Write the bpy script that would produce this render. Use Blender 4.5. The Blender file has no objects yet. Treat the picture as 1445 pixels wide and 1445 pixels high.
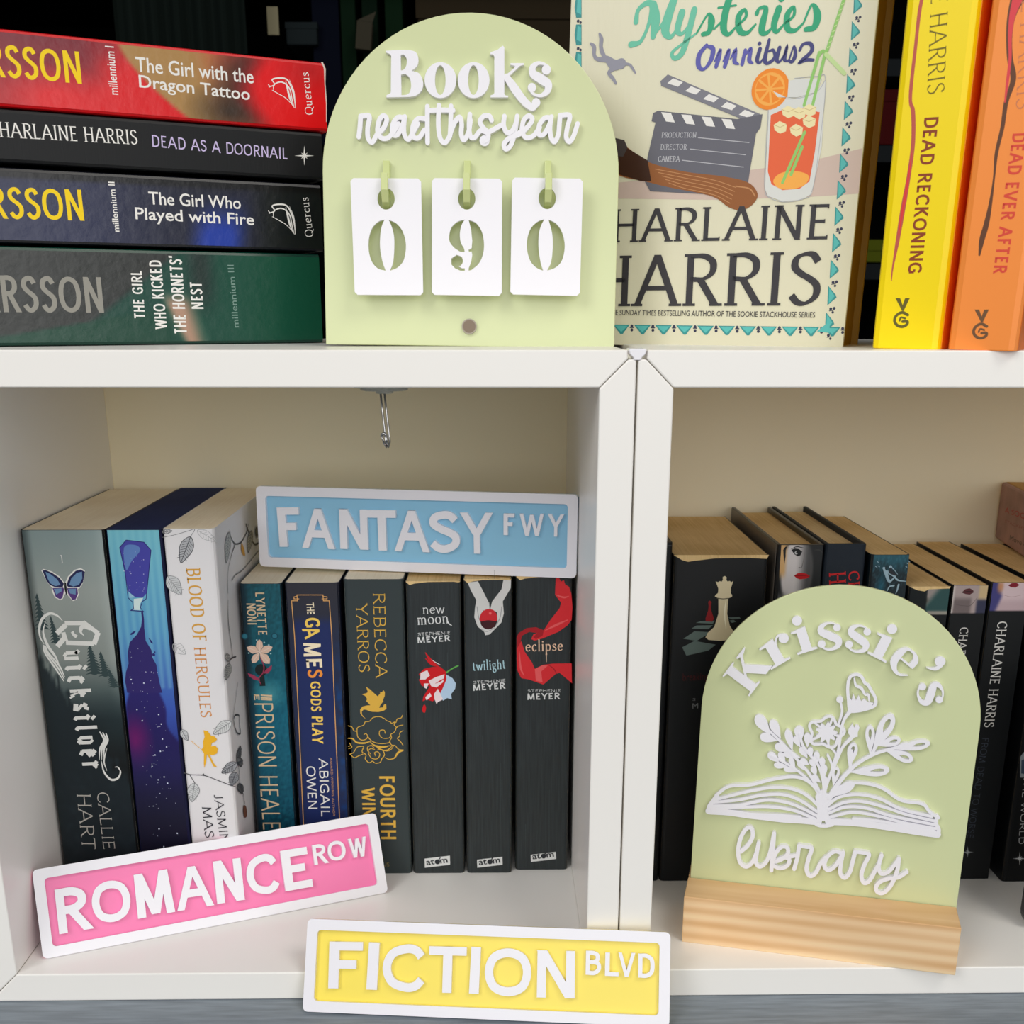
import bpy, bmesh, math, random
from mathutils import Vector, Matrix, geometry
random.seed(7)
scene = bpy.context.scene
S = 0.01                                   # everything below is written in centimetres
# ------------------------------------------------------------------ camera, world, lamps, exposure
CAM = Vector((-6.722, -56.209, 1.639)); FPX = 1624.23; PCX = 726.53; PCY = 963.0
PITCH, YAW, ROLL = 0.3104164, 0.0170994, 0.00146445
def cam_axes():
    f = Vector((math.sin(YAW)*math.cos(PITCH), math.cos(YAW)*math.cos(PITCH), -math.sin(PITCH)))
    r = Vector((math.cos(YAW), -math.sin(YAW), 0)); u = r.cross(f)
    c, s = math.cos(ROLL), math.sin(ROLL)
    return r*c + u*s, u*c - r*s, f
CR, CU, CF = cam_axes()
cam = bpy.data.cameras.new('camera'); camo = bpy.data.objects.new('camera', cam); scene.collection.objects.link(camo)
mw = Matrix((CR, CU, -CF)).transposed().to_4x4(); mw.translation = CAM*S; camo.matrix_world = mw
cam.sensor_width = 36; cam.lens = FPX/1445*36; cam.shift_x = (722.5-PCX)/1445; cam.shift_y = (PCY-722.5)/1445
cam.clip_start = 0.02; cam.dof.use_dof = True; cam.dof.focus_distance = 0.64; cam.dof.aperture_fstop = 18
scene.camera = camo; scene.cycles.max_bounces = 16; scene.cycles.diffuse_bounces = 14
scene.view_settings.view_transform = 'Standard'; scene.view_settings.look = 'None'
scene.view_settings.exposure = 0.0; scene.view_settings.gamma = 1.0; scene.view_settings.use_curve_mapping = False
world = bpy.data.worlds.new('room_light'); scene.world = world; world.use_nodes = True
world.node_tree.nodes['Background'].inputs[0].default_value = (0.97, 0.98, 1.0, 1); world.node_tree.nodes['Background'].inputs[1].default_value = 0.28
def area(name, loc, target, size, power, col=(1, 1, 1)):
    l = bpy.data.lights.new(name, 'AREA'); l.shape = 'RECTANGLE'; l.size, l.size_y = size; l.energy = power; l.color = col
    o = bpy.data.objects.new(name, l); scene.collection.objects.link(o); o.location = Vector(loc)*S
    o.rotation_euler = (Vector(target)-Vector(loc)).to_track_quat('-Z', 'Y').to_euler(); return o
area('window_daylight', (-140, -165, 125), (0, 5, -12), (1.0, 1.2), 22, (1.0, 0.985, 0.96))
area('front_fill_light', (35, -225, 40), (0, 12, -16), (2.2, 1.2), 20, (1.0, 0.99, 0.97))  # added fill with no known window, brightens the inside of the cubes

area('right_fill_light', (85, -95, 150), (0, 5, -20), (0.8, 0.8), 11.5, (1.0, 0.95, 0.86))  # added warm fill, no such lamp known; lifts cube floor and left wall

# ------------------------------------------------------------------ materials
def lin(c):
    return tuple(((v/255)/12.92 if v/255 <= 0.04045 else ((v/255+0.055)/1.055)**2.4) for v in c)
MATS = {}
def mat(name, rgb, rough=0.5, spec=0.4, metal=0.0, coat=0.0, trans=0.0, bump=0.0, bscale=200, var=0.0, vscale=30, stretch=(1, 1, 1)):
    if name in MATS: return MATS[name]
    m = bpy.data.materials.new(name); m.use_nodes = True; nt = m.node_tree; b = nt.nodes['Principled BSDF']
    c = lin(rgb)+(1,); b.inputs['Base Color'].default_value = c; b.inputs['Roughness'].default_value = rough
    b.inputs['Specular IOR Level'].default_value = spec; b.inputs['Metallic'].default_value = metal
    b.inputs['Coat Weight'].default_value = coat; b.inputs['Coat Roughness'].default_value = 0.12; b.inputs['Transmission Weight'].default_value = trans
    if bump or var:
        tc = nt.nodes.new('ShaderNodeTexCoord'); mp = nt.nodes.new('ShaderNodeMapping'); nt.links.new(tc.outputs['Object'], mp.inputs[0]); mp.inputs['Scale'].default_value = stretch
        if var:
            n = nt.nodes.new('ShaderNodeTexNoise'); n.inputs['Scale'].default_value = vscale; n.inputs['Detail'].default_value = 5; nt.links.new(mp.outputs[0], n.inputs[0])
            mx = nt.nodes.new('ShaderNodeMix'); mx.data_type = 'RGBA'
            mx.inputs[6].default_value = tuple(max(0, v*(1-var)) for v in c[:3])+(1,); mx.inputs[7].default_value = tuple(min(1, v*(1+var)) for v in c[:3])+(1,)
            mr = nt.nodes.new('ShaderNodeMapRange'); mr.inputs[1].default_value = 0.28; mr.inputs[2].default_value = 0.68
            nt.links.new(n.outputs[0], mr.inputs[0]); nt.links.new(mr.outputs[0], mx.inputs[0]); nt.links.new(mx.outputs[2], b.inputs['Base Color'])
        if bump:
            n2 = nt.nodes.new('ShaderNodeTexNoise'); n2.inputs['Scale'].default_value = bscale; n2.inputs['Detail'].default_value = 4; nt.links.new(mp.outputs[0], n2.inputs[0])
            bp = nt.nodes.new('ShaderNodeBump'); bp.inputs['Strength'].default_value = bump; bp.inputs['Distance'].default_value = 0.0006
            nt.links.new(n2.outputs[0], bp.inputs['Height']); nt.links.new(bp.outputs[0], b.inputs['Normal'])
    MATS[name] = m; return m
def art_mat(name, rough=0.4, spec=0.4, bump=0.0, bscale=150, stretch=(1, 1, 1)):     # printed picture: colours come from the mesh's ink attribute
    m = mat(name, (200, 200, 200), rough, spec, bump=bump, bscale=bscale, stretch=stretch)
    nt = m.node_tree
    if not any(n.type == 'VERTEX_COLOR' for n in nt.nodes):
        a = nt.nodes.new('ShaderNodeVertexColor'); a.layer_name = 'ink'; nt.links.new(a.outputs[0], nt.nodes['Principled BSDF'].inputs['Base Color'])
    return m
def paper(name, rgb, dark):
    # page block edge: fine sheet lines across the thickness
    m = bpy.data.materials.new(name); m.use_nodes = True; nt = m.node_tree; b = nt.nodes['Principled BSDF']; b.inputs['Roughness'].default_value = 0.85; b.inputs['Specular IOR Level'].default_value = 0.15
    tc = nt.nodes.new('ShaderNodeTexCoord'); mp = nt.nodes.new('ShaderNodeMapping'); mp.inputs['Scale'].default_value = (900, 14, 14); nt.links.new(tc.outputs['Object'], mp.inputs[0])
    n = nt.nodes.new('ShaderNodeTexNoise'); n.inputs['Scale'].default_value = 1.0; n.inputs['Detail'].default_value = 3; nt.links.new(mp.outputs[0], n.inputs[0])
    n3 = nt.nodes.new('ShaderNodeTexNoise'); n3.inputs['Scale'].default_value = 22; nt.links.new(tc.outputs['Object'], n3.inputs[0])
    ad = nt.nodes.new('ShaderNodeMath'); ad.operation = 'ADD'; nt.links.new(n.outputs[0], ad.inputs[0]); nt.links.new(n3.outputs[0], ad.inputs[1])
    mr = nt.nodes.new('ShaderNodeMapRange'); mr.inputs[1].default_value = 0.7; mr.inputs[2].default_value = 1.3; nt.links.new(ad.outputs[0], mr.inputs[0])
    mx = nt.nodes.new('ShaderNodeMix'); mx.data_type = 'RGBA'; mx.inputs[6].default_value = lin(dark)+(1,); mx.inputs[7].default_value = lin(rgb)+(1,)
    nt.links.new(mr.outputs[0], mx.inputs[0]); nt.links.new(mx.outputs[2], b.inputs['Base Color'])
    bp = nt.nodes.new('ShaderNodeBump'); bp.inputs['Strength'].default_value = 0.25; bp.inputs['Distance'].default_value = 0.0004; nt.links.new(n.outputs[0], bp.inputs['Height']); nt.links.new(bp.outputs[0], b.inputs['Normal'])
    MATS[name] = m; return m
def ink(*rgb, rough=0.45):
    return mat('ink_%02x%02x%02x' % rgb, rgb, rough, 0.3)

# ------------------------------------------------------------------ mesh building
class MB:
    def __init__(s): s.v = []; s.f = []; s.m = []; s.mats = []
    def mi(s, m):
        if m not in s.mats: s.mats.append(m)
        return s.mats.index(m)
    def add(s, vs, fs, m=None):
        b = len(s.v); s.v += [tuple(v) for v in vs]; k = s.mi(m) if m else 0
        for f in fs: s.f.append([i+b for i in f]); s.m.append(k)
    def box(s, a, b, m=None):
        x0, y0, z0 = a; x1, y1, z1 = b
        s.add([(x0,y0,z0),(x1,y0,z0),(x1,y1,z0),(x0,y1,z0),(x0,y0,z1),(x1,y0,z1),(x1,y1,z1),(x0,y1,z1)],
              [(3,2,1,0),(4,5,6,7),(0,1,5,4),(1,2,6,5),(2,3,7,6),(3,0,4,7)], m)
    def prism(s, poly, lo, hi, axis=1, m=None):      # polygon in the other two axes
        n = len(poly)
        def p(a, b, c): return ((c, a, b), (a, c, b), (a, b, c))[axis]
        s.add([p(a, b, lo) for a, b in poly]+[p(a, b, hi) for a, b in poly],
              [list(range(n)), list(range(2*n-1, n-1, -1))]+[(i, i+n, (i+1) % n+n, (i+1) % n) for i in range(n)], m)
    def tube(s, pts, r, seg=10, m=None, caps=True):
        pts = [Vector(p) for p in pts]; n = len(pts); rs = r if isinstance(r, (list, tuple)) else [r]*n
        ref = None; rings = []
        for i, p in enumerate(pts):
            t = (pts[min(i+1, n-1)]-pts[max(i-1, 0)]).normalized()
            if ref is None: ref = t.orthogonal().normalized()
            ref = (ref-t*ref.dot(t)).normalized(); b = t.cross(ref)
            rings.append([p+(ref*math.cos(2*math.pi*k/seg)+b*math.sin(2*math.pi*k/seg))*rs[i] for k in range(seg)])
        vs = [v for R in rings for v in R]; fs = []
        for i in range(n-1):
            for k in range(seg): fs.append((i*seg+k, i*seg+(k+1) % seg, (i+1)*seg+(k+1) % seg, (i+1)*seg+k))
        if caps: fs.append(list(range(seg))[::-1]); fs.append([(n-1)*seg+k for k in range(seg)])
        s.add(vs, fs, m)
    def disk(s, c, r, h, seg=24, axis=2, m=None):
        s.prism([(r*math.cos(2*math.pi*k/seg)+c[0], r*math.sin(2*math.pi*k/seg)+c[1]) for k in range(seg)], c[2], c[2]+h, axis, m)
def build(name, mb, m=None, parent=None, bevel=0, smooth=False, seg=2, recalc=True, bang=40):
    me = bpy.data.meshes.new(name); me.from_pydata([(x*S, y*S, z*S) for x, y, z in mb.v], [], mb.f)
    if mb.mats:
        for k in mb.mats: me.materials.append(k)
        me.polygons.foreach_set('material_index', mb.m)
    elif m: me.materials.append(m)
    if recalc:
        bm = bmesh.new(); bm.from_mesh(me); bmesh.ops.recalc_face_normals(bm, faces=bm.faces); bm.to_mesh(me); bm.free()
    if smooth:
        for p in me.polygons: p.use_smooth = True
    me.update()
    o = bpy.data.objects.new(name, me); scene.collection.objects.link(o)
    if parent: o.parent = parent
    if bevel:
        bv = o.modifiers.new('bevel', 'BEVEL'); bv.width = bevel*S; bv.segments = seg; bv.limit_method = 'ANGLE'; bv.angle_limit = math.radians(bang)
    return o

def frame(loc, yaw=0, lean=0, roll=0):               # x along the thing's front, y into the shelf, z up
    yaw, lean, roll = map(math.radians, (yaw, lean, roll))
    u = Vector((math.cos(yaw), math.sin(yaw), 0)); n = Vector((-math.sin(yaw), math.cos(yaw), 0)); z = Vector((0, 0, 1))
    up = z*math.cos(lean)+n*math.sin(lean); nn = n*math.cos(lean)-z*math.sin(lean)
    u2 = u*math.cos(roll)-up*math.sin(roll); up2 = up*math.cos(roll)+u*math.sin(roll)
    M = Matrix((u2, nn, up2)).transposed().to_4x4(); M.translation = Vector(loc); return M
class Thing:
    def __init__(s, name, label, cat, loc=(0,0,0), yaw=0, lean=0, roll=0, group=None):
        s.M = frame(loc, yaw, lean, roll); s.inv = s.M.inverted()
        e = bpy.data.objects.new(name, None); scene.collection.objects.link(e); e.empty_display_size = 0.02
        mm = s.M.copy(); mm.translation = s.M.translation*S; e.matrix_world = mm; s.e = e; s.k = 0; s.cover = None
        e['label'] = label; e['category'] = cat
        if group: e['group'] = group
    def add(s, name, mb, m=None, label=None, parent=None, **kw):
        o = build(name, mb, m, parent or s.e, **kw)
        if name in ('cover', 'front_cover') and not s.cover: s.cover = o
        if label: o['label'] = label
        return o

# ------------------------------------------------------------------ shapes on a face of a thing
def catmull(p, closed=False, n=8):
    if len(p) < 3: return list(p)
    q = ([p[-1]]+list(p)+[p[0], p[1]]) if closed else ([tuple(2*a-b for a, b in zip(p[0], p[1]))]+list(p)+[tuple(2*a-b for a, b in zip(p[-1], p[-2]))])
    out = []
    for i in range(1, len(q)-2):
        for k in range(n):
            t = k/n
            out.append(tuple(0.5*((2*b)+(c-a)*t+(2*a-5*b+4*c-d)*t*t+(3*b-a-3*c+d)*t**3) for a, b, c, d in zip(q[i-1], q[i], q[i+1], q[i+2])))
    if not closed: out.append(tuple(p[-1]))
    return out
def ribbon(pts, ws, closed=False):
    n = len(pts); L = []; R = []
    for i in range(n):
        a = pts[(i-1) % n] if (closed or i > 0) else None; b = pts[i]; c = pts[(i+1) % n] if (closed or i < n-1) else None
        def un(p, q):
            d = (q[0]-p[0], q[1]-p[1]); l = math.hypot(*d) or 1e-9; return (d[0]/l, d[1]/l)
        d1 = un(a, b) if a else un(b, c); d2 = un(b, c) if c else d1
        n1 = (-d1[1], d1[0]); n2 = (-d2[1], d2[0]); mx, my = n1[0]+n2[0], n1[1]+n2[1]; l = math.hypot(mx, my)
        if l < 1e-6: mx, my = n1; l = 1
        mx, my = mx/l, my/l; k = 1/max(0.45, mx*n1[0]+my*n1[1]); w = ws[i]/2*k
        L.append((b[0]+mx*w, b[1]+my*w)); R.append((b[0]-mx*w, b[1]-my*w))
    return L, R
class Face:
    """Draws on one flat face of a Thing; points are read off the photograph (crop coordinates) and laid onto that face."""
    def __init__(s, T, axis=1, val=0.0, sign=-1):
        s.T = T; s.axis = axis; s.val = val; s.sign = sign; s.mb = MB(); s.h = 0; s.base = 0; s.cr = (0, 0, 1)
        s.O = T.inv @ CAM; s.n = 0
    def crop(s, x0, y0, k): s.cr = (x0, y0, k); return s
    def ab(s, p):
        x = p[0]/s.cr[2]+s.cr[0]; y = p[1]/s.cr[2]+s.cr[1]
        d = s.T.inv.to_3x3() @ (CR*((x-PCX)/FPX)-CU*((y-PCY)/FPX)+CF)
        v = s.val+s.sign*(s.base+s.h); t = (v-s.O[s.axis])/d[s.axis]; q = s.O+d*t
        return tuple(q[i] for i in range(3) if i != s.axis)
    def scale(s, p):
        a = s.ab(p); b = s.ab((p[0]+10, p[1])); c = s.ab((p[0], p[1]+10))
        return (math.hypot(b[0]-a[0], b[1]-a[1])+math.hypot(c[0]-a[0], c[1]-a[1]))/20
    def P3(s, a, b, off):
        v = s.val+s.sign*off
        return ((v, a, b), (a, v, b), (a, b, v))[s.axis]
    def lvl(s):
        s.n += 1
        if s.h: return s.base+s.h+0.0004*(s.n % 60)
        s.T.k += 1; return s.base+0.005+0.00008*s.T.k
    def _poly(s, m, loops):
        z = s.lvl(); tri = geometry.tessellate_polygon([[Vector((a, b, 0)) for a, b in L] for L in loops]); flat = [p for L in loops for p in L]
        s.mb.add([s.P3(a, b, z) for a, b in flat], [list(t) for t in tri], m)
        if s.h:
            for L in loops:
                n = len(L); s.mb.add([s.P3(a, b, z) for a, b in L]+[s.P3(a, b, s.base) for a, b in L], [(i, (i+1) % n, (i+1) % n+n, i+n) for i in range(n)], m)
    def _strip(s, m, L, R, closed=False):
        z = s.lvl(); n = len(L); e = n if closed else n-1; st = 0.0003 if s.h and not closed else 0.0
        s.mb.add([s.P3(a, b, z+st*i) for i, (a, b) in enumerate(L)]+[s.P3(a, b, z+st*i) for i, (a, b) in enumerate(R)], [(i, (i+1) % n, (i+1) % n+n, i+n) for i in range(e)], m)
        if s.h:
            for Q in (L, R):
                s.mb.add([s.P3(a, b, z+st*i) for i, (a, b) in enumerate(Q)]+[s.P3(a, b, s.base) for a, b in Q], [(i, (i+1) % n, (i+1) % n+n, i+n) for i in range(e)], m)
            if not closed:
                for i in (0, n-1): s.mb.add([s.P3(*L[i], z), s.P3(*R[i], z), s.P3(*R[i], s.base), s.P3(*L[i], s.base)], [(0, 1, 2, 3)], m)
    def disc_ab(s, m, c, r, ry=None, seg=16): s._poly(m, [[(c[0]+r*math.cos(2*math.pi*k/seg), c[1]+(ry or r)*math.sin(2*math.pi*k/seg)) for k in range(seg)]])
    def disc(s, m, c, r, seg=16): s.disc_ab(m, s.ab(c), r*s.scale(c), None, seg)
    def poly(s, m, *loops, smooth=False):
        s._poly(m, [[s.ab(p) for p in (catmull(L, True, 5) if smooth else L)] for L in loops])
    def line(s, m, pts, w=3, smooth=True, closed=False, cap='r'):
        ws = w if isinstance(w, (list, tuple)) else [w]*len(pts)
        pw = [(p[0], p[1], a) for p, a in zip(pts, ws)]
        if smooth and len(pw) > 2: pw = catmull(pw, closed, 6)
        ab = [s.ab(p[:2]) for p in pw]; k = s.scale(pts[len(pts)//2][:2]); w2 = [max(0.001, p[2]*k) for p in pw]
        L, R = ribbon(ab, w2, closed); s._strip(m, L, R, closed)
        if cap == 'r' and not closed:
            for i in (0, -1): s.disc_ab(m, ab[i], w2[i]/2, None, 12)
        if cap == 'r' and not smooth:
            for i in range(1, len(ab)-1): s.disc_ab(m, ab[i], w2[i]/2, None, 12)
    def text(s, m, st, p0, p1, p2, bold=0.0, font=None, thin=8, thick=16, serif=10, natural=False, nib=18):
        a0 = s.ab(p0); a1 = s.ab(p1); a2 = s.ab(p2)
        W = math.hypot(a1[0]-a0[0], a1[1]-a0[1]); ux, uy = (a1[0]-a0[0])/W, (a1[1]-a0[1])/W; vx, vy = -uy, ux
        dd = (a2[0]-a0[0])*vx+(a2[1]-a0[1])*vy; H = abs(dd)
        if dd < 0: vx, vy = -vx, -vy
        def M(x, y): return (a0[0]+ux*x*W+vx*y*H, a0[1]+uy*x*W+vy*y*H)
        if font is None:
            vs, fs, x0, x1, cap = bfont(st, bold, s.h > 0)
            z = s.lvl(); zb = s.base; out = []
            for x, y, zz in vs:
                a, b = M((x-x0)/(x1-x0), y/cap); out.append(s.P3(a, b, (z if zz > 0 else zb) if s.h else z))
            s.mb.add(out, fs, m)
        else:
            k0 = s.T.k
            for i, (L, R) in enumerate(sktext(st, font, thin, thick, serif, W/H, nib)):
                if not s.h: s.T.k = k0+i % 3
                s._strip(m, [M(*p) for p in L], [M(*p) for p in R])
            if not s.h: s.T.k = k0+3
    def flush(s, name, label=None, parent=None, bevel=0):
        o = s.T.add(name, s.mb, label=label, parent=parent or s.T.cover, bevel=bevel, recalc=bool(s.h)) if s.mb.v else None
        s.mb = MB(); return o
    def art(s, name, m, fn, a=(0, 1), b=(0, 1), na=20, nb=60, label=None):      # smooth printed picture: colour per grid point
        off = s.base+0.004; vs = []; cols = []
        for j in range(nb+1):
            for i in range(na+1):
                u, v = i/na, j/nb; vs.append(s.P3(a[0]+(a[1]-a[0])*u, b[0]+(b[1]-b[0])*v, off)); cols.append(lin(tuple(max(0, min(255, c)) for c in fn(u, v)))+(1,))
        mb = MB(); mb.add(vs, [(j*(na+1)+i, j*(na+1)+i+1, (j+1)*(na+1)+i+1, (j+1)*(na+1)+i) for j in range(nb) for i in range(na)], m)
        o = s.T.add(name, mb, label=label, parent=s.T.cover, recalc=False)
        ca = o.data.color_attributes.new('ink', 'FLOAT_COLOR', 'POINT')
        ca.data.foreach_set('color', [x for c in cols for x in c]); return o
FC = {}
def bfont(st, bold, solid):
    k = (st, bold, solid)
    if k in FC: return FC[k]
    def mk(t):
        c = bpy.data.curves.new('t', 'FONT'); c.body = t; c.offset = bold; c.resolution_u = 3; c.extrude = 0.1 if solid else 0
        o = bpy.data.objects.new('t', c); me = bpy.data.meshes.new_from_object(o); vs = [tuple(v.co) for v in me.vertices]; fs = [list(p.vertices) for p in me.polygons]
        bpy.data.objects.remove(o); bpy.data.curves.remove(c); bpy.data.meshes.remove(me); return vs, fs
    vs, fs = mk(st); hv, _ = mk('H'); xs = [v[0] for v in vs]
    FC[k] = (vs, fs, min(xs), max(xs), max(v[1] for v in hv)); return FC[k]

# skeleton letters (drawn by a pen of varying width): 'l' straight, 'c' curve; flags: s = serif end, t = tick end, - = plain
G = {
'A': (84, [('l', (2,0, 42,100), 's-'), ('l', (42,100, 82,0), '-s'), ('l', (18,34, 66,34), '--')]),
'B': (68, [('l', (14,0, 14,100), 'ss'), ('c', (14,100, 38,100, 56,90, 56,66, 38,54, 14,54), '--'), ('c', (14,54, 42,54, 62,44, 63,18, 44,0, 14,0), '--')]),
'C': (76, [('c', (70,80, 60,96, 42,100, 16,86, 6,50, 16,14, 42,0, 60,4, 71,20), '--')]),
'D': (78, [('l', (14,0, 14,100), 'ss'), ('c', (14,100, 42,100, 66,84, 72,50, 66,16, 42,0, 14,0), '--')]),
'E': (62, [('l', (14,0, 14,100), 'ss'), ('l', (14,100, 56,100), '-t'), ('l', (14,52, 48,52), '-t'), ('l', (14,0, 58,0), '-t')]),
'F': (58, [('l', (14,0, 14,100), 'ss'), ('l', (14,100, 55,100), '-t'), ('l', (14,52, 46,52), '-t')]),
'G': (82, [('c', (72,80, 60,96, 42,100, 16,86, 6,50, 16,14, 42,0, 62,4, 73,16), '--'), ('l', (72,8, 72,44), '--'), ('l', (50,44, 72,44), '--')]),
'H': (80, [('l', (12,0, 12,100), 'ss'), ('l', (68,0, 68,100), 'ss'), ('l', (12,52, 68,52), '--')]),
'I': (28, [('l', (14,0, 14,100), 'ss')]),
'J': (42, [('l', (28,22, 28,100), '-s'), ('c', (28,22, 24,4, 12,0, 2,4), '--')]),
'K': (74, [('l', (12,0, 12,100), 'ss'), ('l', (12,40, 62,100), '-s'), ('l', (28,58, 68,0), '-s')]),
'L': (58, [('l', (12,0, 12,100), 'ss'), ('l', (12,0, 54,0), '-t')]),
'M': (98, [('l', (10,0, 14,100), 's-'), ('l', (14,100, 48,4), '--'), ('l', (48,4, 82,100), '--'), ('l', (82,100, 88,0), '-s')]),
'N': (82, [('l', (12,0, 12,100), 'ss'), ('l', (12,100, 70,0), '--'), ('l', (70,0, 70,100), '-s')]),
'O': (88, [('o', (44,100, 16,87, 6,50, 16,13, 44,0, 72,13, 82,50, 72,87), '--')]),
'P': (64, [('l', (14,0, 14,100), 'ss'), ('c', (14,100, 42,100, 60,88, 60,62, 42,46, 14,46), '--')]),
'Q': (88, [('o', (44,100, 16,87, 6,50, 16,13, 44,0, 72,13, 82,50, 72,87), '--'), ('l', (46,18, 84,-14), '--')]),
'R': (72, [('l', (14,0, 14,100), 'ss'), ('c', (14,100, 40,100, 58,88, 58,66, 40,52, 14,52), '--'), ('l', (34,52, 68,0), '-s')]),
'S': (60, [('c', (52,84, 42,98, 28,100, 12,92, 9,74, 22,60, 38,50, 52,36, 51,14, 34,0, 18,2, 6,16), '--')]),
'T': (68, [('l', (34,0, 34,100), 's-'), ('l', (3,100, 65,100), 'tt')]),
'U': (80, [('l', (12,32, 12,100), '-s'), ('c', (12,34, 16,10, 40,0, 64,10, 68,34), '--'), ('l', (68,32, 68,100), '-s')]),
'V': (80, [('l', (2,100, 40,0), 's-'), ('l', (40,0, 78,100), '-s')]),
'W': (112, [('l', (2,100, 30,0), 's-'), ('l', (30,0, 56,96), '--'), ('l', (56,96, 82,0), '--'), ('l', (82,0, 110,100), '-s')]),
'Y': (74, [('l', (2,100, 37,46), 's-'), ('l', (37,46, 72,100), '-s'), ('l', (37,0, 37,50), 's-')]),
'a': (54, [('c', (8,56, 22,66, 38,62, 42,48, 42,2), '--'), ('c', (42,40, 18,34, 8,18, 18,2, 32,4, 42,16), '--'), ('l', (42,2, 50,2), '--')]),
'c': (50, [('c', (44,52, 34,66, 16,58, 7,33, 16,6, 32,0, 46,12), '--')]),
'e': (54, [('c', (8,36, 46,38, 44,56, 28,66, 12,54, 7,32, 14,8, 30,0, 48,12), '--')]),
'g': (54, [('o', (26,66, 10,60, 8,44, 12,30, 26,26, 40,32, 42,46, 40,60), '--'), ('l', (38,60, 52,66), '--'), ('c', (16,28, 8,16, 22,6, 40,2, 48,-12, 34,-28, 14,-24, 8,-10, 18,4), '--')]),
'h': (60, [('l', (12,0, 12,100), 'ss'), ('c', (12,50, 26,66, 42,64, 48,48, 48,20), '--'), ('l', (48,0, 48,30), 's-')]),
'i': (26, [('l', (13,0, 13,66), 's-'), ('l', (4,64, 13,64), '--'), ('d', (13,88, 7), '--')]),
'l': (26, [('l', (13,0, 13,110), 's-'), ('l', (4,108, 13,108), '--')]),
'm': (92, [('l', (12,0, 12,66), 's-'), ('l', (3,64, 12,64), '--'), ('c', (12,48, 24,66, 38,62, 44,44, 44,20), '--'), ('l', (44,0, 44,28), 's-'), ('c', (44,48, 56,66, 72,62, 78,44, 78,20), '--'), ('l', (78,0, 78,28), 's-')]),
'n': (60, [('l', (12,0, 12,66), 's-'), ('l', (3,64, 12,64), '--'), ('c', (12,48, 26,66, 42,62, 48,44, 48,20), '--'), ('l', (48,0, 48,28), 's-')]),
'o': (58, [('o', (29,66, 12,58, 6,33, 12,8, 29,0, 46,8, 52,33, 46,58), '--')]),
'p': (60, [('l', (12,-34, 12,66), 's-'), ('l', (3,64, 12,64), '--'), ('c', (12,52, 30,66, 48,54, 52,33, 46,8, 30,0, 12,10), '--')]),
'r': (42, [('l', (12,0, 12,66), 's-'), ('l', (3,64, 12,64), '--'), ('c', (12,44, 22,62, 38,62), '--')]),
's': (44, [('c', (38,54, 28,66, 14,62, 10,50, 20,38, 34,28, 38,12, 24,0, 12,2, 5,12), '--')]),
't': (38, [('c', (16,88, 16,40, 18,8, 26,0, 36,8), '--'), ('l', (3,64, 34,64), '--')]),
'u': (60, [('l', (12,20, 12,66), '--'), ('c', (12,26, 16,4, 30,0, 46,16), '--'), ('l', (47,0, 47,66), 's-'), ('l', (4,64, 12,64), '--'), ('l', (38,64, 47,64), '--')]),
'w': (84, [('l', (3,64, 24,0), 's-'), ('l', (24,0, 42,60), '--'), ('l', (42,60, 60,0), '--'), ('l', (60,0, 80,64), '--')]),
"'": (20, [('l', (10,76, 12,104), '--')]), ' ': (34, []), '.': (20, [('d', (9,5, 6), '--')]), '-': (40, [('l', (6,40, 32,40), '--')]),
}
# broken, black-letter style lower case
GB = {
'u': (48, [('l', (10,66, 10,12), '--'), ('l', (10,14, 26,0), '--'), ('l', (36,66, 36,0), '--'), ('l', (2,58, 14,70), '--')]),
'i': (28, [('l', (12,66, 12,4), '--'), ('l', (4,56, 16,70), '--'), ('l', (10,8, 22,0), '--'), ('l', (8,84, 18,94), '--')]),
'c': (42, [('l', (12,58, 12,10), '--'), ('l', (12,12, 30,0), '--'), ('l', (10,56, 28,70), '--'), ('l', (26,68, 38,56), '--')]),
'k': (48, [('l', (12,100, 12,0), '--'), ('l', (12,44, 34,66), '--'), ('l', (34,64, 32,46), '--'), ('l', (18,38, 36,0), '--'), ('l', (36,4, 44,8), '--')]),
's': (42, [('l', (36,62, 20,68), '--'), ('l', (20,68, 10,50), '--'), ('l', (10,48, 34,24), '--'), ('l', (34,26, 28,2), '--'), ('l', (28,2, 6,8), '--')]),
'l': (28, [('l', (12,100, 12,6), '--'), ('l', (11,8, 24,0), '--')]),
'v': (46, [('l', (12,70, 12,12), '--'), ('l', (12,14, 24,0), '--'), ('l', (24,0, 38,14), '--'), ('l', (37,12, 37,58), '--'), ('l', (37,56, 24,70), '--')]),
'e': (44, [('l', (12,58, 12,10), '--'), ('l', (12,12, 32,0), '--'), ('l', (10,56, 26,70), '--'), ('l', (26,68, 38,52), '--'), ('l', (38,50, 12,34), '--')]),
'r': (36, [('l', (12,66, 12,0), '--'), ('l', (4,58, 14,70), '--'), ('l', (14,56, 26,70), '--'), ('l', (26,68, 34,58), '--')]),
' ': (30, []),
}
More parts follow.
